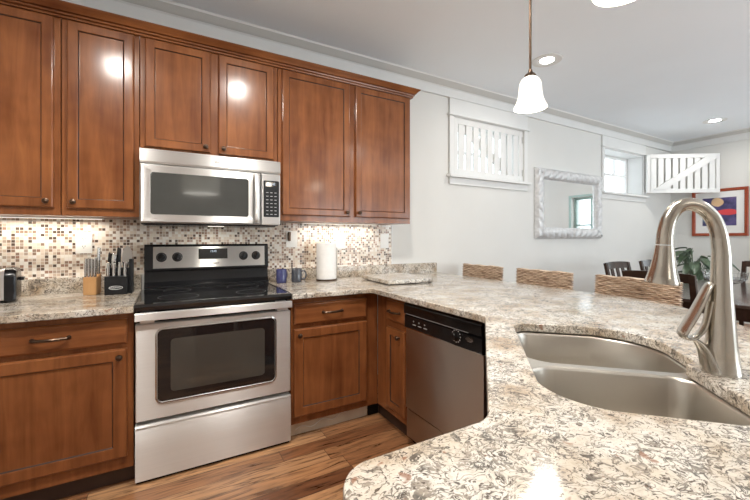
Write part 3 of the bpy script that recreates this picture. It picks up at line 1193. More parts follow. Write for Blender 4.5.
# ------------------------------------------------------------------ stove
SX = 0.252        # centre
t = thing('electric_range', 'stainless electric range with black glass cooktop between the base cabinets', 'stove', (SX, 0, 0))
hw = 0.379
box('body', -hw + 0.006, hw - 0.006, -0.640, -0.045, 0.055, 0.885, 'black', t)
for sx in (-1, 1):
    for yy in (-0.60, -0.10):
        mesh_obj('foot', bm_lathe(B(), [(0.02, FLOOR), (0.02, 0.050), (0.012, 0.051), (0.012, 0.056)], 12, (sx * 0.32, yy, 0)), 'blackmatte', t)
box('toe_kick', -hw + 0.004, hw - 0.004, -0.672, -0.660, FLOOR, 0.052, 'black', t)
# storage drawer
bm = B()
bm_loft(bm, [[(x, y, z) for y, z in [(-0.642, 0.053), (-0.672, 0.053), (-0.690, 0.063), (-0.694, 0.20), (-0.690, 0.306), (-0.686, 0.316), (-0.694, 0.322), (-0.690, 0.330), (-0.642, 0.330)]] for x in (-hw, hw)])
mesh_obj('drawer', bm, 'steel', t, 50)
# oven door with window
bm = B()
fr = [(-0.642, 0.0), (-0.684, 0.0), (-0.690, 0.004)]
def rr(w, h, r, n=8):
    return round_poly([(-w, -h, r), (w, -h, r), (w, h, r), (-w, h, r)], n)
zc, hh = 0.5845, 0.2345
wc, wh = 0.608, 0.178
o_ = rr(hw, hh, 0.006, 6)
i_ = rr(0.288, wh, 0.022, 6)
i_ = [Vector((p.x + 0.0, p.y + (wc - zc))) for p in i_]
rings = [[(p.x, -0.642, p.y + zc) for p in o_], [(p.x, -0.686, p.y + zc) for p in o_],
         [(p.x, -0.690, p.y + zc) for p in offset_poly(o_, 0.004)],
         [(p.x, -0.690, p.y + zc) for p in offset_poly(i_, -0.008)],
         [(p.x, -0.694, p.y + zc) for p in offset_poly(i_, -0.005)],
         [(p.x, -0.694, p.y + zc) for p in offset_poly(i_, -0.002)],
         [(p.x, -0.688, p.y + zc) for p in i_]]
bm_loft(bm, rings, True, True, True)
od = mesh_obj('oven_door', bm, 'steel', t, 40)
bm = B()
bm_loft(bm, [[(p.x, y, p.y + zc) for p in offset_poly(i_, 0.001)] for y in (-0.688, -0.6895)])
mesh_obj('window', bm, 'blackglass', od)
bm = B()
bm_loft(bm, [[(p.x, y, p.y + zc) for p in offset_poly(i_, d)] for d, y in ((-0.0095, -0.690), (-0.0080, -0.6955), (-0.0030, -0.6965), (-0.0010, -0.690))], True, False, False)
mesh_obj('window_rim', bm, 'chrome', od, 50)
bm = B()
i2 = [Vector((p.x * 0.80, (p.y - (wc - zc)) * 0.74 + (wc - zc) - 0.004)) for p in i_]
bm_loft(bm, [[(p.x, y, p.y + zc) for p in i2] for y in (-0.6896, -0.6902)])
mesh_obj('viewing_glass', bm, 'ovenglass', od)
# full-width handle bar
bm = B()
bm_loft(bm, [[(x, y, z) for y, z in [(-0.694, 0.839), (-0.716, 0.839), (-0.719, 0.842), (-0.719, 0.873), (-0.716, 0.876), (-0.694, 0.876)]] for x in (-hw, hw)])
for sx in (-1, 1):
    bm_box(bm, sx * 0.33 - 0.03, sx * 0.33 + 0.03, -0.696, -0.642, 0.824, 0.872)
mesh_obj('handle', bm, 'steel', t, 40)
# cooktop
bm = B()
bm_loft(bm, [[(x, y, z) for y, z in [(-0.115, 0.886), (-0.700, 0.886), (-0.704, 0.905), (-0.694, 0.917), (-0.670, 0.920), (-0.115, 0.920)]] for x in (-hw - 0.003, hw + 0.003)])
ct = mesh_obj('cooktop', bm, 'blackglass', t, 30)
for bx_, by_, br in ((-0.19, -0.52, 0.10), (0.19, -0.52, 0.085), (-0.19, -0.25, 0.075), (0.19, -0.25, 0.10)):
    ringp = [(br, 0.9203), (br, 0.9206), (br - 0.003, 0.9206), (br - 0.003, 0.9203)]
    mesh_obj('burner_ring', bm_lathe(B(), ringp, 48, (bx_, by_, 0), cap0=False, cap1=False), 'darkprint', ct)
for sx in (-1, 1):
    box('side_trim', sx * (hw + 0.001) - 0.003, sx * (hw + 0.001) + 0.003, -0.66, -0.13, 0.920, 0.923, 'chrome', ct, 0.001)
# backguard
bm = B()
bm_loft(bm, [[(x, y, z) for y, z in [(-0.030, 0.921), (-0.114, 0.921), (-0.114, 0.934), (-0.082, 0.960), (-0.078, 1.024), (-0.094, 1.030), (-0.098, 1.040), (-0.086, 1.186), (-0.078, 1.197), (-0.030, 1.197)]] for x in (-hw - 0.001, hw + 0.001)])
bg = mesh_obj('backguard', bm, 'black', t, 30, (0.012, 0, 0))
def bgy(z):
    return -0.098 + (z - 1.040) / (1.186 - 1.040) * 0.012
tilt = math.atan(0.012 / 0.146)
bm = B()
z0, z1 = 1.046, 1.182
bm_loft(bm, [[(-0.333, bgy(z0) - d, z0), (0.354, bgy(z0) - d, z0), (0.354, bgy(z1) - d, z1), (-0.333, bgy(z1) - d, z1)] for d in (0.0, 0.003)])
mesh_obj('control_panel', bm, 'steel', bg)
bm = B()
z0, z1 = 1.099, 1.168
bm_loft(bm, [[(-0.075, bgy(z0) - d, z0), (0.105, bgy(z0) - d, z0), (0.105, bgy(z1) - d, z1), (-0.075, bgy(z1) - d, z1)] for d in (0.003, 0.0045)])
mesh_obj('display', bm, 'blackglass', bg)
text_part('clock_digits', '12:45', 0.018, 'display', bg, (0.016, bgy(1.15) - 0.005, 1.150), (R(90) - tilt, 0, 0))
text_part('brand_lettering', 'Whirlpool', 0.019, 'blackmatte', bg, (0.012, bgy(1.072) - 0.0034, 1.072), (R(90) - tilt, 0, 0))
for kx in (-0.275, -0.186, 0.221, 0.306):
    k = mesh_obj('knob', bm_lathe(B(), [(0.030, 0), (0.029, 0.006), (0.024, 0.010), (0.021, 0.028), (0.018, 0.031), (0.001, 0.032)], 28, axis='y'), 'blackmatte', t, 35, (kx, bgy(1.116) - 0.003, 1.116), (-tilt, 0, 0))
    mesh_obj('pointer', bm_box(B(), -0.005, 0.005, -0.040, -0.028, -0.019, 0.019, 0.002), 'black', k, 35, None, (0, R(25), 0))

# ------------------------------------------------------------------ microwave
t = thing('over_range_microwave', 'stainless over-range microwave hung beneath the short wall cabinet', 'microwave', (0.2615, 0, 1.318))
hw = 0.3855
H = 0.415
box('body', -hw + 0.004, hw - 0.004, -0.370, -0.010, 0.0, H, 'blackmatte', t)
bm = B()
bm_loft(bm, [[(x, y, z) for y, z in [(-0.370, 0.335), (-0.404, 0.335), (-0.412, 0.345), (-0.410, H - 0.008), (-0.402, H), (-0.370, H)]] for x in (-hw, hw)])
vp = mesh_obj('vent_panel', bm, 'steel', t)
text_part('brand_lettering', 'Whirlpool', 0.018, 'blackmatte', vp, (0.03, -0.4125, 0.372), (R(90), 0, 0))
dx1 = 0.262
cxd, hwd = (-hw + dx1) / 2, (hw + dx1) / 2
bm = B()
o_ = rr(hwd, 0.163, 0.006, 6)
i_ = [Vector((p.x - 0.012, p.y + 0.002)) for p in rr(0.262, 0.118, 0.014, 6)]
zc = 0.167
rings = [[(p.x + cxd, -0.370, p.y + zc) for p in o_], [(p.x + cxd, -0.404, p.y + zc) for p in o_], [(p.x + cxd, -0.412, p.y + zc) for p in offset_poly(o_, 0.008)],
         [(p.x + cxd, -0.413, p.y + zc) for p in offset_poly(i_, -0.006)], [(p.x + cxd, -0.409, p.y + zc) for p in i_]]
bm_loft(bm, rings)
dd = mesh_obj('door', bm, 'steel', t, 40)
bm = B()
bm_loft(bm, [[(p.x + cxd, y, p.y + zc) for p in offset_poly(i_, 0.001)] for y in (-0.409, -0.4105)])
mesh_obj('window', bm, 'mesh_glass', dd)
bm = B()
pts = spline([(0.232, -0.410, 0.020), (0.232, -0.440, 0.036), (0.232, -0.450, 0.10), (0.232, -0.454, 0.165), (0.232, -0.450, 0.235), (0.232, -0.440, 0.296), (0.232, -0.410, 0.312)], 6)
bm_tube(bm, pts, [(0.007, 0.017)] * len(pts), 16, side=(1, 0, 0))
mesh_obj('handle', bm, 'steel', dd, 50)
bm = B()
bm_box(bm, dx1 + 0.003, hw, -0.412, -0.370, 0.004, 0.330, 0.007, 3)
cpn = mesh_obj('control_panel', bm, 'steel', t)
bm = B()
k_ = rr(0.049, 0.116, 0.006, 5)
bm_loft(bm, [[(p.x + 0.327, y, p.y + 0.170) for p in k_] for y in (-0.412, -0.4135)])
kp = mesh_obj('keypad', bm, 'blackmatte', cpn)
bm = B()
for r_ in range(7):
    for c_ in range(3):
        bm_box(bm, 0.327 - 0.033 + c_ * 0.026, 0.327 - 0.033 + c_ * 0.026 + 0.014, -0.4140, -0.4135, 0.070 + r_ * 0.023, 0.074 + r_ * 0.023)
mesh_obj('key_marks', bm, 'greyplastic', kp)
mesh_obj('display', bm_box(B(), 0.290, 0.364, -0.4142, -0.4135, 0.250, 0.278), 'blackglass', kp)
text_part('clock_digits', '12:45', 0.020, 'display', kp, (0.330, -0.4145, 0.264), (R(90), 0, 0))
bm = B()
bm_box(bm, -hw + 0.02, hw - 0.02, -0.36, -0.03, -0.006, 0.0)
mesh_obj('grease_filter', bm, 'black', t)
box('cooktop_lamp', -0.03, 0.06, -0.30, -0.24, -0.008, -0.006, 'lens_soft', t)
area_light('cooktop_lamp_light', (0.277, -0.27, 1.308), (0, 0, 0), 0.09, 0.06, 1.2, (1.0, 0.93, 0.82))

# ------------------------------------------------------------------ wall plates
def plate(label, x, z, kind, w=0.080, h=0.128):
    t = thing('outlet' if kind == 'outlet' else 'switch_plate', label, 'outlet' if kind == 'outlet' else 'switch', (x, -0.0085, z))
    bm = B()
    bm_box(bm, -w / 2, w / 2, -0.006, 0.0, -h / 2, h / 2, 0.002)
    mesh_obj('cover_plate', bm, 'white', t)
    if kind == 'outlet':
        for s in (-1, 1):
            so = mesh_obj('socket', bm_lathe(B(), [(0.0165, 0), (0.0165, 0.002), (0.015, 0.0025)], 20, (0, -0.006, s * 0.024), 'y'), 'white', t)
            bm = B()
            for q in (-1, 1):
                bm_box(bm, q * 0.006 - 0.0012, q * 0.006 + 0.0012, -0.0088, -0.0084, s * 0.024 - 0.001, s * 0.024 + 0.007)
            bm_box(bm, -0.002, 0.002, -0.0088, -0.0084, s * 0.024 - 0.009, s * 0.024 - 0.005)
            mesh_obj('slots', bm, 'blackmatte', so)
    elif kind == 'plug':
        box('rocker', -0.017, 0.017, -0.009, -0.006, -0.034, 0.034, 'white', t, 0.001)
        bm = B()
        bm_box(bm, -0.030, -0.012, -0.030, -0.006, -0.015, 0.055, 0.004)
        o = mesh_obj('night_light', bm, 'bronze', t)
        o['label'] = 'dark amber night light'
    else:
        r_ = box('rocker', -0.017, 0.017, -0.009, -0.006, -0.034, 0.034, 'white', t, 0.001)
    return t


plate('white two-socket outlet in the tile above the wooden knife block', -0.425, 1.210, 'outlet')
plate('white switch plate with a dark amber night light, right above the mugs', 0.842, 1.231, 'plug', 0.088)
plate('white switch plate just right of the white paper roll', 1.254, 1.214, 'switch', 0.085)
plate('white switch plate at the right end of the mosaic tile', 1.676, 1.214, 'switch', 0.084)

# ------------------------------------------------------------------ counter things
# toaster at the left edge
t = thing('toaster', 'steel and black toaster at the left edge of the photo on the counter', 'toaster', (-0.835, -0.235, CTT), R(8))
bm = B()
o_ = round_poly([(-0.085, 0.012, 0.01), (0.085, 0.012, 0.01), (0.085, 0.165, 0.04), (-0.085, 0.165, 0.04)], 6)
bm_prism(bm, o_, -0.130, 0.130, 'x')
mesh_obj('body', bm, 'steel', t, 40)
for s in (-1, 1):
    bm = B()
    o2 = round_poly([(-0.090, 0.004, 0.012), (0.090, 0.004, 0.012), (0.090, 0.172, 0.045), (-0.090, 0.172, 0.045)], 6)
    bm_loft(bm, [[(s * x, p.x * k, 0.086 + (p.y - 0.086) * k) for p in o2] for x, k in ((0.130, 1.0), (0.160, 1.0), (0.172, 0.94), (0.176, 0.8))])
    e = mesh_obj('end_cap', bm, 'black', t, 40)
    if s > 0:
        mesh_obj('lever', bm_box(B(), 0.176, 0.196, -0.022, 0.022, 0.105, 0.122, 0.004), 'black', e)
bm = B()
for s in (-1, 1):
    bm_box(bm, -0.115, 0.115, s * 0.03 - 0.013, s * 0.03 + 0.013, 0.163, 0.1665)
mesh_obj('slot', bm, 'blackmatte', t)
for s in (-1, 1):
    mesh_obj('foot', bm_box(B(), s * 0.12 - 0.02, s * 0.12 + 0.02, -0.07, 0.07, 0.0, 0.006), 'blackmatte', t)

# knife block of light wood with four knives, each knife a thing
KB = Vector((-0.366, -0.150, CTT))
t = thing('wooden_knife_block', 'small honey wood knife block left of the black one', 'knife block', KB, R(-12))
bm = B()
bm_loft(bm, [[(-0.031, -0.038, 0), (0.031, -0.038, 0), (0.031, 0.038, 0), (-0.031, 0.038, 0)], [(-0.031, -0.038, 0.100), (0.031, -0.038, 0.100), (0.031, 0.038, 0.118), (-0.031, 0.038, 0.118)]])
bmesh.ops.bevel(bm, geom=bm.edges[:], offset=0.003, segments=2, affect='EDGES')
mesh_obj('block', bm, 'lightwood', t)
bm = B()
for k in range(4):
    xx = -0.0225 + k * 0.015
    bm_box(bm, xx - 0.002, xx + 0.002, -0.034, -0.012, 0.104, 0.1085)
mesh_obj('slots', bm, 'blackmatte', t)


def knife(label, loc, h, rz, group, r=0.0070, tip=0.0, thick=0.010, blade_mat='chrome', handle='chrome'):
    t = thing('kitchen_knife', label, 'knife', loc, rz, group)
    bm = B()
    pts = spline([(0, 0, 0.0), (0.0, 0, h * 0.25), (0.001, 0, h * 0.6), (0.003, 0, h * 0.95), (0.004, 0, h)], 4)
    n = len(pts)
    bm_tube(bm, pts, [(r * (0.80 + 0.35 * math.sin(PI * (0.25 + 0.7 * i / (n - 1)))), thick * (0.80 + 0.30 * (i / (n - 1)))) for i in range(n)], 12, side=(0, 1, 0))
    mesh_obj('handle', bm, handle, t, 50)
    bm = B()
    bm_lathe(bm, [(0.006, -0.006), (0.007, 0.002), (0.006, 0.006)], 12)
    mesh_obj('bolster', bm, 'chrome', t)
    return t


def at(base, rz, p):
    return base + Matrix.Rotation(rz, 3, 'Z') @ Vector(p)


names4 = ['leftmost', 'second from left', 'third from left', 'rightmost']
for k in range(4):
    knife('steel-handled knife in the honey wood block, %s in its front row' % names4[k], at(KB, R(-12), (-0.0225 + k * 0.015, -0.024, 0.1075)), 0.098 + 0.003 * (k % 2), R(-12), 'knives in the wooden block', 0.006)
knife('long steel-handled knife at the back right of the honey wood block', at(KB, R(-12), (0.021, 0.024, 0.1165)), 0.150, R(-12), 'knives in the wooden block', 0.008)

KC = Vector((-0.243, -0.195, CTT))
t = thing('black_knife_block', 'black knife block with a pale oval badge, beside the stove', 'knife block', KC, R(-4))
bm = B()
bm_box(bm, -0.055, 0.055, -0.045, 0.000, 0, 0.104, 0.004)
bm_box(bm, -0.055, 0.068, 0.000, 0.060, 0, 0.150, 0.004)
bm_box(bm, 0.056, 0.074, -0.005, 0.055, 0, 0.200, 0.004)
mesh_obj('block', bm, 'blackmatte', t)
bm = B()
el = [(0.033 * math.cos(2 * PI * k / 28), 0.0105 * math.sin(2 * PI * k / 28)) for k in range(28)]
el2 = [(x * 0.92, y * 0.80) for x, y in el]
bm_loft(bm, [[(x, -0.0452, 0.040 + z) for x, z in el], [(x, -0.0468, 0.040 + z) for x, z in el], [(x, -0.0468, 0.040 + z) for x, z in el2], [(x, -0.0452, 0.040 + z) for x, z in el2]], True, False, False)
bd = mesh_obj('badge', bm, 'white', t)
text_part('badge_lettering', 'CUISINART', 0.0098, 'white', bd, (0, -0.0458, 0.040), (R(90), 0, 0))
for k in range(4):
    knife('steel-handled steak knife in the black block, %s in the front row' % names4[k], at(KC, R(-4), (-0.040 + k * 0.0265, -0.022, 0.1035)), 0.078, R(-4), 'front-row knives in the black block', 0.0075)
knife('black-handled knife at the back left of the black block', at(KC, R(-4), (-0.042, 0.030, 0.1495)), 0.085, R(-4), 'tools at the back of the black block', 0.009, handle='black')
knife('thick steel-handled knife at the back of the black block, left of centre', at(KC, R(-4), (-0.020, 0.016, 0.1495)), 0.080, R(-4), 'tools at the back of the black block', 0.011)
knife('tall black-handled knife at the back centre of the black block', at(KC, R(-4), (0.000, 0.036, 0.1495)), 0.115, R(-4), 'tools at the back of the black block', 0.010, handle='black')
t = thing('kitchen_scissors', 'broad steel cleaver handle rising at the back right of the black block', 'knife', at(KC, R(-4), (0.038, 0.028, 0.1495)), R(-4))
bm = B()
ol = spline([(-0.014, 0, 0.0), (-0.020, 0, 0.05), (-0.012, 0, 0.10), (0.006, 0, 0.128), (0.026, 0, 0.105), (0.032, 0, 0.06), (0.018, 0, 0.02), (0.010, 0, 0.0)], 6)
bm_loft(bm, [[(p.x, y, p.z) for p in ol] for y in (-0.005, 0.005)])
mesh_obj('blade', bm, 'chrome', t)
t.name = 'cleaver'

# mugs
def mug(label, loc, rz, mat, h=0.098, r=0.038):
    t = thing('coffee_mug', label, 'mug', loc, rz, 'mugs by the stove')
    bm = B()
    bm_lathe(bm, [(r * 0.90, 0), (r * 0.97, 0.004), (r, 0.02), (r, h - 0.002), (r - 0.0015, h), (r - 0.004, h - 0.002), (r - 0.0045, 0.010), (0.001, 0.008)], 32)
    mesh_obj('cup', bm, mat, t, 50)
    bm = B()
    bm_tube(bm, spline([(r - 0.003, 0, h * 0.80), (r + 0.022, 0, h * 0.80), (r + 0.030, 0, h * 0.52), (r + 0.020, 0, h * 0.25), (r - 0.003, 0, h * 0.20)], 6), 0.0055, 10)
    mesh_obj('handle', bm, mat, t, 50)
    return t


mug('navy blue mug beside the stove, left of the slate grey mug', (0.730, -0.135, CTT), R(40), 'blueceramic')
mug('slate grey mug between the navy mug and the white roll', (0.838, -0.150, CTT), R(-12), 'greyceramic', 0.100, 0.038)

# paper roll on a holder
t = thing('paper_towel_holder', 'white paper towel roll on a steel holder against the mosaic tile', 'paper towel', (1.072, -0.150, CTT))
mesh_obj('base', bm_lathe(B(), [(0.080, 0), (0.080, 0.008), (0.074, 0.012), (0.01, 0.013)], 40), 'bronze', t)
mesh_obj('roll', bm_lathe(B(), [(0.020, 0.0135), (0.074, 0.0135), (0.0755, 0.018), (0.0755, 0.282), (0.074, 0.287), (0.020, 0.287), (0.020, 0.278)], 48), 'paper', t, 50)
mesh_obj('pole', bm_lathe(B(), [(0.005, 0.010), (0.005, 0.290), (0.011, 0.293), (0.012, 0.300), (0.007, 0.308), (0.001, 0.309)], 16), 'chrome', t)
bm = B()
bm_tube(bm, [(0.079, -0.018, 0.010), (0.0795, -0.018, 0.15), (0.079, -0.018, 0.245), (0.078, -0.018, 0.25)], 0.0035, 10)
mesh_obj('tension_arm', bm, 'chrome', t)

# ------------------------------------------------------------------ wicker counter stools
def weave_panel(w, h, t, nx, nz):
    """woven slab centred in x (thickness) with basket relief; local: panel in YZ plane, z from 0"""
    bm = B()
    per = 2 * (w + t)
    cols = int(per / 0.011)
    rows = int(h / 0.0125)
    rings = []
    rc = 0.016
    base = round_poly([(-t / 2, -w / 2, rc), (t / 2, -w / 2, rc), (t / 2, w / 2, rc), (-t / 2, w / 2, rc)], 5)
    # resample by arc length
    L_ = [0]
    m = len(base)
    for i in range(m):
        L_.append(L_[-1] + (base[(i + 1) % m] - base[i]).length)
    tot = L_[-1]
    ring0 = []
    cols = int(tot / 0.0095) // 6 * 6
    j = 0
    for c in range(cols):
        s = tot * c / cols
        while L_[j + 1] < s:
            j += 1
        f = (s - L_[j]) / max(1e-9, L_[j + 1] - L_[j])
        p = base[j].lerp(base[(j + 1) % m], f)
        d = (base[(j + 1) % m] - base[j]).normalized()
        ring0.append((p, Vector((d.y, -d.x))))
    for r in range(rows * 2 + 1):
        z = h * r / (rows * 2)
        row = r // 2
        ring = []
        edge = r % 2 == 0
        shrink = -0.004 if r in (0, rows * 2) else 0.0
        for c, (p, nrm) in enumerate(ring0):
            ph = 2 * PI * c / 6 + PI * row
            d = 0.0075 * math.cos(ph) if not edge else -0.0080
            q = p + nrm * (d + shrink)
            ring.append((q.x, q.y, z + 0.004 * math.sin(6 * PI * q.y / w) * (z / h)))
        rings.append(ring)
    bm_loft(bm, rings)
    return bm


def stool(label, loc, rz):
    t = thing('wicker_counter_stool', label, 'stool', loc, rz, 'wicker stools along the bar side')
    t.scale.z = 0.955
    sw = 0.485
    b = mesh_obj('backrest', weave_panel(sw, 0.44, 0.045, 0, 0), 'wicker', t, 60, (0.035, 0, 0.550), (0, R(4), 0))
    s = mesh_obj('seat', weave_panel(sw - 0.02, 0.085, 0.40, 0, 0), 'wicker', t, 60, (-0.200, 0, 0.560))
    for sx in (-0.37, 0.02):
        for sy in (-1, 1):
            bm = B()
            bm_loft(bm, [[(sx + a * k, sy * 0.205 + b_ * k, z) for a, b_ in ((-1, -1), (1, -1), (1, 1), (-1, 1))] for z, k in ((0.0, 0.015), (0.565, 0.021))])
            mesh_obj('leg', bm, 'darkwood', t)
    bm = B()
    for sy in (-1, 1):
        bm_box(bm, -0.355, 0.005, sy * 0.205 - 0.01, sy * 0.205 + 0.01, 0.20, 0.225)
    bm_box(bm, -0.382, -0.358, -0.19, 0.19, 0.20, 0.225)
    mesh_obj('footrest', bm, 'darkwood', t)
    return t


SXX = 2.485
s0 = stool('woven wicker stool farthest along the counter, nearest the painted wall', (SXX, -0.315, FLOOR), 0)
copy_thing(s0, (SXX, -0.950, FLOOR), 0, 'woven wicker stool in the middle of the bar row')
copy_thing(s0, (SXX, -1.595, FLOOR), 0, 'woven wicker stool behind the faucet, nearest the dining table')

# ------------------------------------------------------------------ shutters of the high windows
def shutter(label, loc, rz):
    """local: hinge at x=0, panel extends to -x, room face at y=0 and outer face at y=+0.03, z from 0"""
    w, h = 1.01, 0.570
    t = thing('slatted_shutter', label, 'shutter', loc, rz, 'slatted white shutters of the high windows')
    bm = B()
    ns = 9
    pitch = (w - 0.10) / ns
    for k in range(ns):
        a = -0.05 - k * pitch
        bm_box(bm, a - pitch + 0.0125, a - 0.0125, 0.004, 0.014, 0.045, h - 0.045, 0.002, 1)
    mesh_obj('slat_panel', bm, 'trim', t)
    for x0_, x1_ in ((-0.050, 0.0), (-w, -w + 0.050)):
        box('stile', x0_, x1_, 0.0, 0.022, 0.0, h, 'trim', t, 0.002, 1)
    for nm, z0, z1 in (('rail', 0.0, 0.060), ('rail', h - 0.060, h)):
        bm = B()
        bm_box(bm, -w + 0.050, -0.050, 0.0, 0.024, z0, z1, 0.002, 1)
        mesh_obj(nm, bm, 'trim', t)
    bm = B()
    bm_prism(bm, [(-0.24 * w, 0.05), (-0.09 * w, 0.05), (-0.80 * w, h - 0.05), (-0.98 * w, h - 0.05)], 0.018, 0.038, 'y')
    bm.faces.ensure_lookup_table()
    mesh_obj('brace', bm, 'trim', t)
    for z in (0.10, h - 0.10):
        mesh_obj('hinge', bm_box(B(), -0.012, 0.006, -0.004, 0.004, z - 0.035, z + 0.035, 0.001), 'chrome', t)
    return t


s1 = shutter('closed white slatted shutter filling the high window right of the cabinets', (W1[1] - 0.014, -0.002, W1[2] + 0.005), 0)
s2 = copy_thing(s1, (W2[1] - 0.004, -0.046, W2[2] + 0.036), R(146), 'open white slatted shutter swung out from the far high window')

# ------------------------------------------------------------------ mirror
MX0, MX1, MZ0, MZ1 = 3.70, 5.03, 1.235, 2.062
t = thing('wall_mirror', 'rectangular wall mirror in a pale carved frame on the painted wall', 'mirror', ((MX0 + MX1) / 2, -0.002, (MZ0 + MZ1) / 2))
hw, hh = (MX1 - MX0) / 2, (MZ1 - MZ0) / 2
fw = 0.132
bm = B()


def frame_side(bm, a, b, inward):
    """carved strip along a->b (outer edge), width fw towards inward, mitred ends"""
    a, b, inn = Vector(a), Vector(b), Vector(inward)
    d = (b - a).normalized()
    ln = (b - a).length
    ns = int(ln / 0.008)
    nw = 14
    rows = []
    for i in range(ns + 1):
        row = []
        for j in range(nw + 1):
            v = j / nw
            s0, s1 = fw * v, ln - fw * v
            s = s0 + (s1 - s0) * i / ns
            p = a + d * s + inn * (fw * v)
            prof_h = 0.018 + 0.034 * math.sin(PI * min(1, max(0, (v - 0.02) / 0.96))) ** 0.7
            gro = 0.018 * abs(math.sin((s + 0.8 * fw * v * (1 if s < ln / 2 else -1)) * PI / 0.115)) ** 0.6 if 0.08 < v < 0.86 else 0
            row.append(bm.verts.new((p.x, -(prof_h + gro), p.y)))
        rows.append(row)
    for i in range(ns):
        for j in range(nw):
            bm.faces.new((rows[i][j], rows[i + 1][j], rows[i + 1][j + 1], rows[i][j + 1]))


frame_side(bm, (-hw, -hh), (hw, -hh), (0, 1))
frame_side(bm, (hw, -hh), (hw, hh), (-1, 0))
frame_side(bm, (hw, hh), (-hw, hh), (0, -1))
frame_side(bm, (-hw, hh), (-hw, -hh), (1, 0))
for x0, x1, z0, z1 in ((-hw, hw, -hh, -hh + fw), (-hw, hw, hh - fw, hh), (-hw, -hw + fw, -hh + fw, hh - fw), (hw - fw, hw, -hh + fw, hh - fw)):
    bm_box(bm, x0, x1, -0.018, 0, z0, z1)
mesh_obj('frame', bm, 'silver', t, 40)
box('glass', -hw + fw - 0.003, hw - fw + 0.003, -0.014, -0.008, -hh + fw - 0.003, hh - fw + 0.003, 'mirror', t)

# ------------------------------------------------------------------ framed print on the far wall
t = thing('framed_print', 'red-framed abstract print with white mat on the far dining wall', 'picture', (FARX - 0.001, -0.600, 1.618))
hw, hh, fw = 0.315, 0.345, 0.042
bm = B()
rs = [(0, 0), (0, 0.026), (0.006, 0.030), (fw - 0.008, 0.026), (fw, 0.018), (fw, 0.008)]
bm_loft(bm, [[(-d, s * (hw - i), q * (hh - i)) for s, q in ((-1, -1), (1, -1), (1, 1), (-1, 1))] for i, d in rs], True, False, False)
mesh_obj('frame', bm, 'redframe', t, 30)
box('mat_board', -0.012, -0.004, -hw + fw - 0.002, hw - fw + 0.002, -hh + fw - 0.002, hh - fw + 0.002, 'mat', t)
box('print', -0.0135, -0.012, -0.190, 0.190, -0.195, 0.215, 'art', t)

# ------------------------------------------------------------------ dining table, chairs, bowl
t = thing('dining_table', 'dark wood dining table beyond the stools, with glass bowl on it', 'dining table', (4.36, -1.52, FLOOR))
t.scale.z = 0.955
bm = B()
bm_box(bm, -0.89, 0.89, -0.50, 0.50, 0.735, 0.762, 0.006)
mesh_obj('tabletop', bm, 'darktop', t)
bm = B()
for s in (-1, 1):
    bm_box(bm, s * 0.85 - 0.011, s * 0.85 + 0.011, -0.44, 0.44, 0.640, 0.735)
    bm_box(bm, -0.85, 0.85, s * 0.45 - 0.011, s * 0.45 + 0.011, 0.640, 0.735)
mesh_obj('apron', bm, 'darkwood', t)
for sx in (-1, 1):
    for sy in (-1, 1):
        bm = B()
        bm_loft(bm, [[(sx * 0.82 + a * k, sy * 0.43 + b_ * k, z) for a, b_ in ((-1, -1), (1, -1), (1, 1), (-1, 1))] for z, k in ((0.0, 0.024), (0.62, 0.036), (0.735, 0.036))])
        mesh_obj('leg', bm, 'darkwood', t)


def dining_chair(label, loc, rz, w=0.46):
    """faces local -y; back leans towards +y"""
    t = thing('dining_chair', label, 'chair', loc, rz, 'dark chairs round the dining table')
    t.scale.z = 0.955
    box('seat', -w / 2, w / 2, -0.42, 0.02, 0.445, 0.485, 'darkwood', t, 0.010)
    hw_ = w / 2 - 0.022

    def lean(z):
        return 0.0 + max(0, z - 0.45) * 0.20
    for s in (-1, 1):
        bm = B()
        pts = [(s * hw_, 0.05 - 0.10 * z if z < 0.45 else lean(z), z) for z in (0.0, 0.20, 0.45, 0.7, 0.985)]
        bm_loft(bm, [[(x + a * 0.018, y + b_ * 0.013, z) for a, b_ in ((-1, -1), (1, -1), (1, 1), (-1, 1))] for x, y, z in pts])
        mesh_obj('back_post', bm, 'darkwood', t)
        bm = B()
        bm_loft(bm, [[(s * hw_ + a * k, -0.39 + b_ * k, z) for a, b_ in ((-1, -1), (1, -1), (1, 1), (-1, 1))] for z, k in ((0.0, 0.014), (0.446, 0.020))])
        mesh_obj('front_leg', bm, 'darkwood', t)
    for z0, z1 in ((0.925, 0.990), (0.56, 0.60)):
        bm = B()
        n = 9
        ring = []
        for i in range(n):
            u = -1 + 2 * i / (n - 1)
            x = u * hw_
            bow = 0.014 * (1 - u * u)
            ring.append([(x, lean(z0) + bow - 0.010, z0), (x, lean(z0) + bow + 0.010, z0), (x, lean(z1) + bow + 0.010, z1 + 0.008 * (1 - u * u)), (x, lean(z1) + bow - 0.010, z1 + 0.008 * (1 - u * u))])
        bm_loft(bm, ring)
        mesh_obj('crest_rail' if z0 > 0.8 else 'lower_rail', bm, 'darkwood', t)
    for k in range(3):
        x = -0.10 + 0.10 * k
        bm = B()
        bm_loft(bm, [[(x + a * 0.022, lean(z) + 0.008 + b_ * 0.006, z) for a, b_ in ((-1, -1), (1, -1), (1, 1), (-1, 1))] for z in (0.60, 0.76, 0.926)])
        mesh_obj('back_slat', bm, 'darkwood', t)
    return t


c0 = dining_chair('dark dining chair on the wall side of the table, left one of the pair', (4.05, -0.83, FLOOR), R(0))
copy_thing(c0, (4.74, -0.83, FLOOR), 0, 'dark dining chair on the wall side of the table, half behind the faucet head')
copy_thing(c0, (3.20, -1.48, FLOOR), R(90), 'dark dining chair at the near table end, just behind the wicker stool')
copy_thing(c0, (5.40, -1.50, FLOOR), R(-90), 'dark dining chair at the far table end, cut off by the right edge')

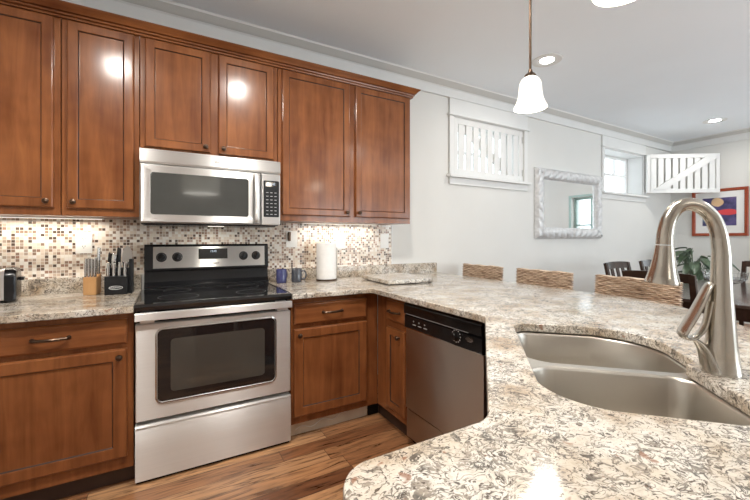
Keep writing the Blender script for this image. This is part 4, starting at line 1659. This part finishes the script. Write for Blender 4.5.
t = thing('glass_bowl', 'clear crystal footed bowl standing on the dining table behind the faucet', 'bowl', (4.22, -1.515, FLOOR + 0.762 * 0.955))
bm = B()
bm_lathe(bm, [(0.060, 0), (0.058, 0.008), (0.020, 0.018), (0.018, 0.050), (0.030, 0.062), (0.100, 0.085), (0.140, 0.115), (0.150, 0.172), (0.144, 0.173), (0.132, 0.119), (0.095, 0.093), (0.03, 0.072), (0.001, 0.070)], 18)
mesh_obj('bowl', bm, 'crystal', t, 10)

# ------------------------------------------------------------------ potted plant in the far corner
random.seed(11)
t = thing('potted_plant', 'broad-leaved green plant standing by the far wall below the red-framed print', 'plant', (6.42, -0.52, FLOOR))
t.scale.z = 0.955
mesh_obj('pot', bm_lathe(B(), [(0.12, 0), (0.13, 0.01), (0.175, 0.33), (0.185, 0.335), (0.185, 0.36), (0.17, 0.36), (0.16, 0.31), (0.001, 0.30)], 32), 'terracotta', t)
mesh_obj('soil', bm_lathe(B(), [(0.158, 0.31), (0.15, 0.325), (0.001, 0.33)], 24, cap0=False), 'soil', t)
stems = B()
leaves = B()
for k in range(44):
    a = random.uniform(0, 2 * PI)
    rr_ = random.uniform(0.06, 0.36)
    h = random.uniform(0.78, 1.16) - rr_ * 0.35
    top = Vector((rr_ * math.cos(a) * 0.6, rr_ * math.sin(a) * 0.6, h))
    bm_tube(stems, spline([(0.03 * math.cos(a), 0.03 * math.sin(a), 0.32), (top.x * 0.4, top.y * 0.4, 0.32 + (h - 0.32) * 0.6), top], 5), 0.0045, 6)
    ln, wd = random.uniform(0.22, 0.34), random.uniform(0.034, 0.052)
    d = Vector((math.cos(a), math.sin(a), random.uniform(-0.1, 0.15))).normalized()
    sd = d.cross(Vector((0, 0, 1))).normalized()
    rows = []
    for i in range(9):
        f = i / 8
        c = top + d * (ln * f) + Vector((0, 0, -0.16 * f * f * ln / 0.25))
        ww = wd * math.sin(PI * (0.06 + 0.94 * f)) ** 0.8 if f < 1 else 0.001
        rows.append([leaves.verts.new(c - sd * ww + Vector((0, 0, 0.018))), leaves.verts.new(c), leaves.verts.new(c + sd * ww + Vector((0, 0, 0.018)))])
    for i in range(8):
        for j in range(2):
            leaves.faces.new((rows[i][j], rows[i][j + 1], rows[i + 1][j + 1], rows[i + 1][j]))
mesh_obj('stem', stems, 'leaf', t)
lo = mesh_obj('foliage', leaves, 'leaf', t, 60)

# ------------------------------------------------------------------ pendants
def pendant(label, x, y, zb):
    t = thing('pendant_lamp', label, 'lamp', (x, y, CEIL), 0, 'bell glass pendants over the sink counter')
    z = zb - CEIL
    prof = [(0.071, 0.0), (0.0715, 0.003), (0.062, 0.020), (0.054, 0.042), (0.0495, 0.068), (0.048, 0.092), (0.045, 0.112), (0.037, 0.128), (0.024, 0.138), (0.018, 0.140)]
    inn = [(0.015, 0.136), (0.034, 0.124), (0.042, 0.110), (0.045, 0.092), (0.0465, 0.068), (0.051, 0.042), (0.059, 0.020), (0.0685, 0.003)]
    bm = B()
    full = prof + inn
    bm_lathe(bm, [(r, h + z) for r, h in full] + [(0.071, z)], 40, cap0=False, cap1=False)
    mesh_obj('lamp_shade', bm, 'shade', t, 60)
    mesh_obj('socket_cap', bm_lathe(B(), [(0.024, 0.136 + z), (0.025, 0.146 + z), (0.021, 0.152 + z), (0.010, 0.160 + z), (0.008, 0.172 + z), (0.004, 0.174 + z)], 24), 'bronze', t, 35)
    mesh_obj('rod', bm_lathe(B(), [(0.0055, 0.172 + z), (0.0055, -0.022)], 12), 'bronze', t)
    mesh_obj('canopy', bm_lathe(B(), [(0.008, -0.030), (0.040, -0.024), (0.060, -0.008), (0.062, 0.0)], 28), 'bronze', t)
    mesh_obj('bulb', bm_lathe(B(), [(0.012, 0.125 + z), (0.014, 0.105 + z), (0.024, 0.080 + z), (0.026, 0.065 + z), (0.018, 0.048 + z), (0.001, 0.042 + z)], 20), 'lens', t)
    d = bpy.data.lights.new('pendant_bulb_light', 'POINT')
    d.energy = 1.4
    d.color = (1.0, 0.88, 0.70)
    d.shadow_soft_size = 0.03
    o = bpy.data.objects.new('pendant_bulb_light', d)
    COL.objects.link(o)
    o.location = (x, y, zb - 0.03)
    return t


pendant('bell-shaped white glass pendant on a thin bronze rod, seen whole', 1.43, -1.692, 1.824)
pendant('white glass pendant cut off by the top edge of the photo', 1.020, -2.285, 1.872)

t = thing('drum_pendant_lamp', 'wide drum lamp seen only as a reflection in the microwave window', 'lamp', (0.50, -4.55, CEIL))
z = 1.955 - CEIL
mesh_obj('lamp_shade', bm_lathe(B(), [(0.27, z), (0.27, z + 0.40), (0.265, z + 0.40), (0.265, z)], 48, cap0=False, cap1=False), 'linen', t)
mesh_obj('diffuser', bm_lathe(B(), [(0.264, z + 0.012), (0.001, z + 0.010)], 48, cap0=False), 'drum_lens', t)
mesh_obj('rod', bm_lathe(B(), [(0.006, z + 0.013), (0.006, -0.01)], 12), 'bronze', t)
mesh_obj('canopy', bm_lathe(B(), [(0.008, -0.03), (0.055, -0.012), (0.06, 0.0)], 24), 'bronze', t)

# ------------------------------------------------------------------ recessed downlights
def can(label, x, y, power):
    t = thing('recessed_light', label, 'ceiling light', (x, y, CEIL), 0, 'recessed ceiling lights')
    mesh_obj('trim_ring', bm_lathe(B(), [(0.056, -0.001), (0.084, -0.003), (0.089, -0.006), (0.118, -0.005), (0.122, 0.0)], 40, cap0=False, cap1=False), 'trim', t)
    mesh_obj('lens', bm_lathe(B(), [(0.056, -0.0012), (0.001, -0.0016)], 40, cap0=False), 'lens', t)
    spot('recessed_lamp', (x, y, CEIL - 0.02), power)


can('lit round downlight in the ceiling just right of the whole pendant', 2.846, -0.774, 17)
can('lit round downlight in the ceiling near the far dining corner', 6.190, -0.825, 16)
can('downlight over the kitchen floor in front of the stove, right one', 0.62, -1.76, 92)
can('downlight over the kitchen floor in front of the narrow wall cabinet', -0.36, -1.76, 92)
can('unseen added downlight over the dining table', 4.50, -2.70, 22)  # lamp out of view, added to light the dining side
can('unseen added downlight behind the bar stools', 2.85, -3.60, 26)  # another lamp out of view, added to light the rear of the room
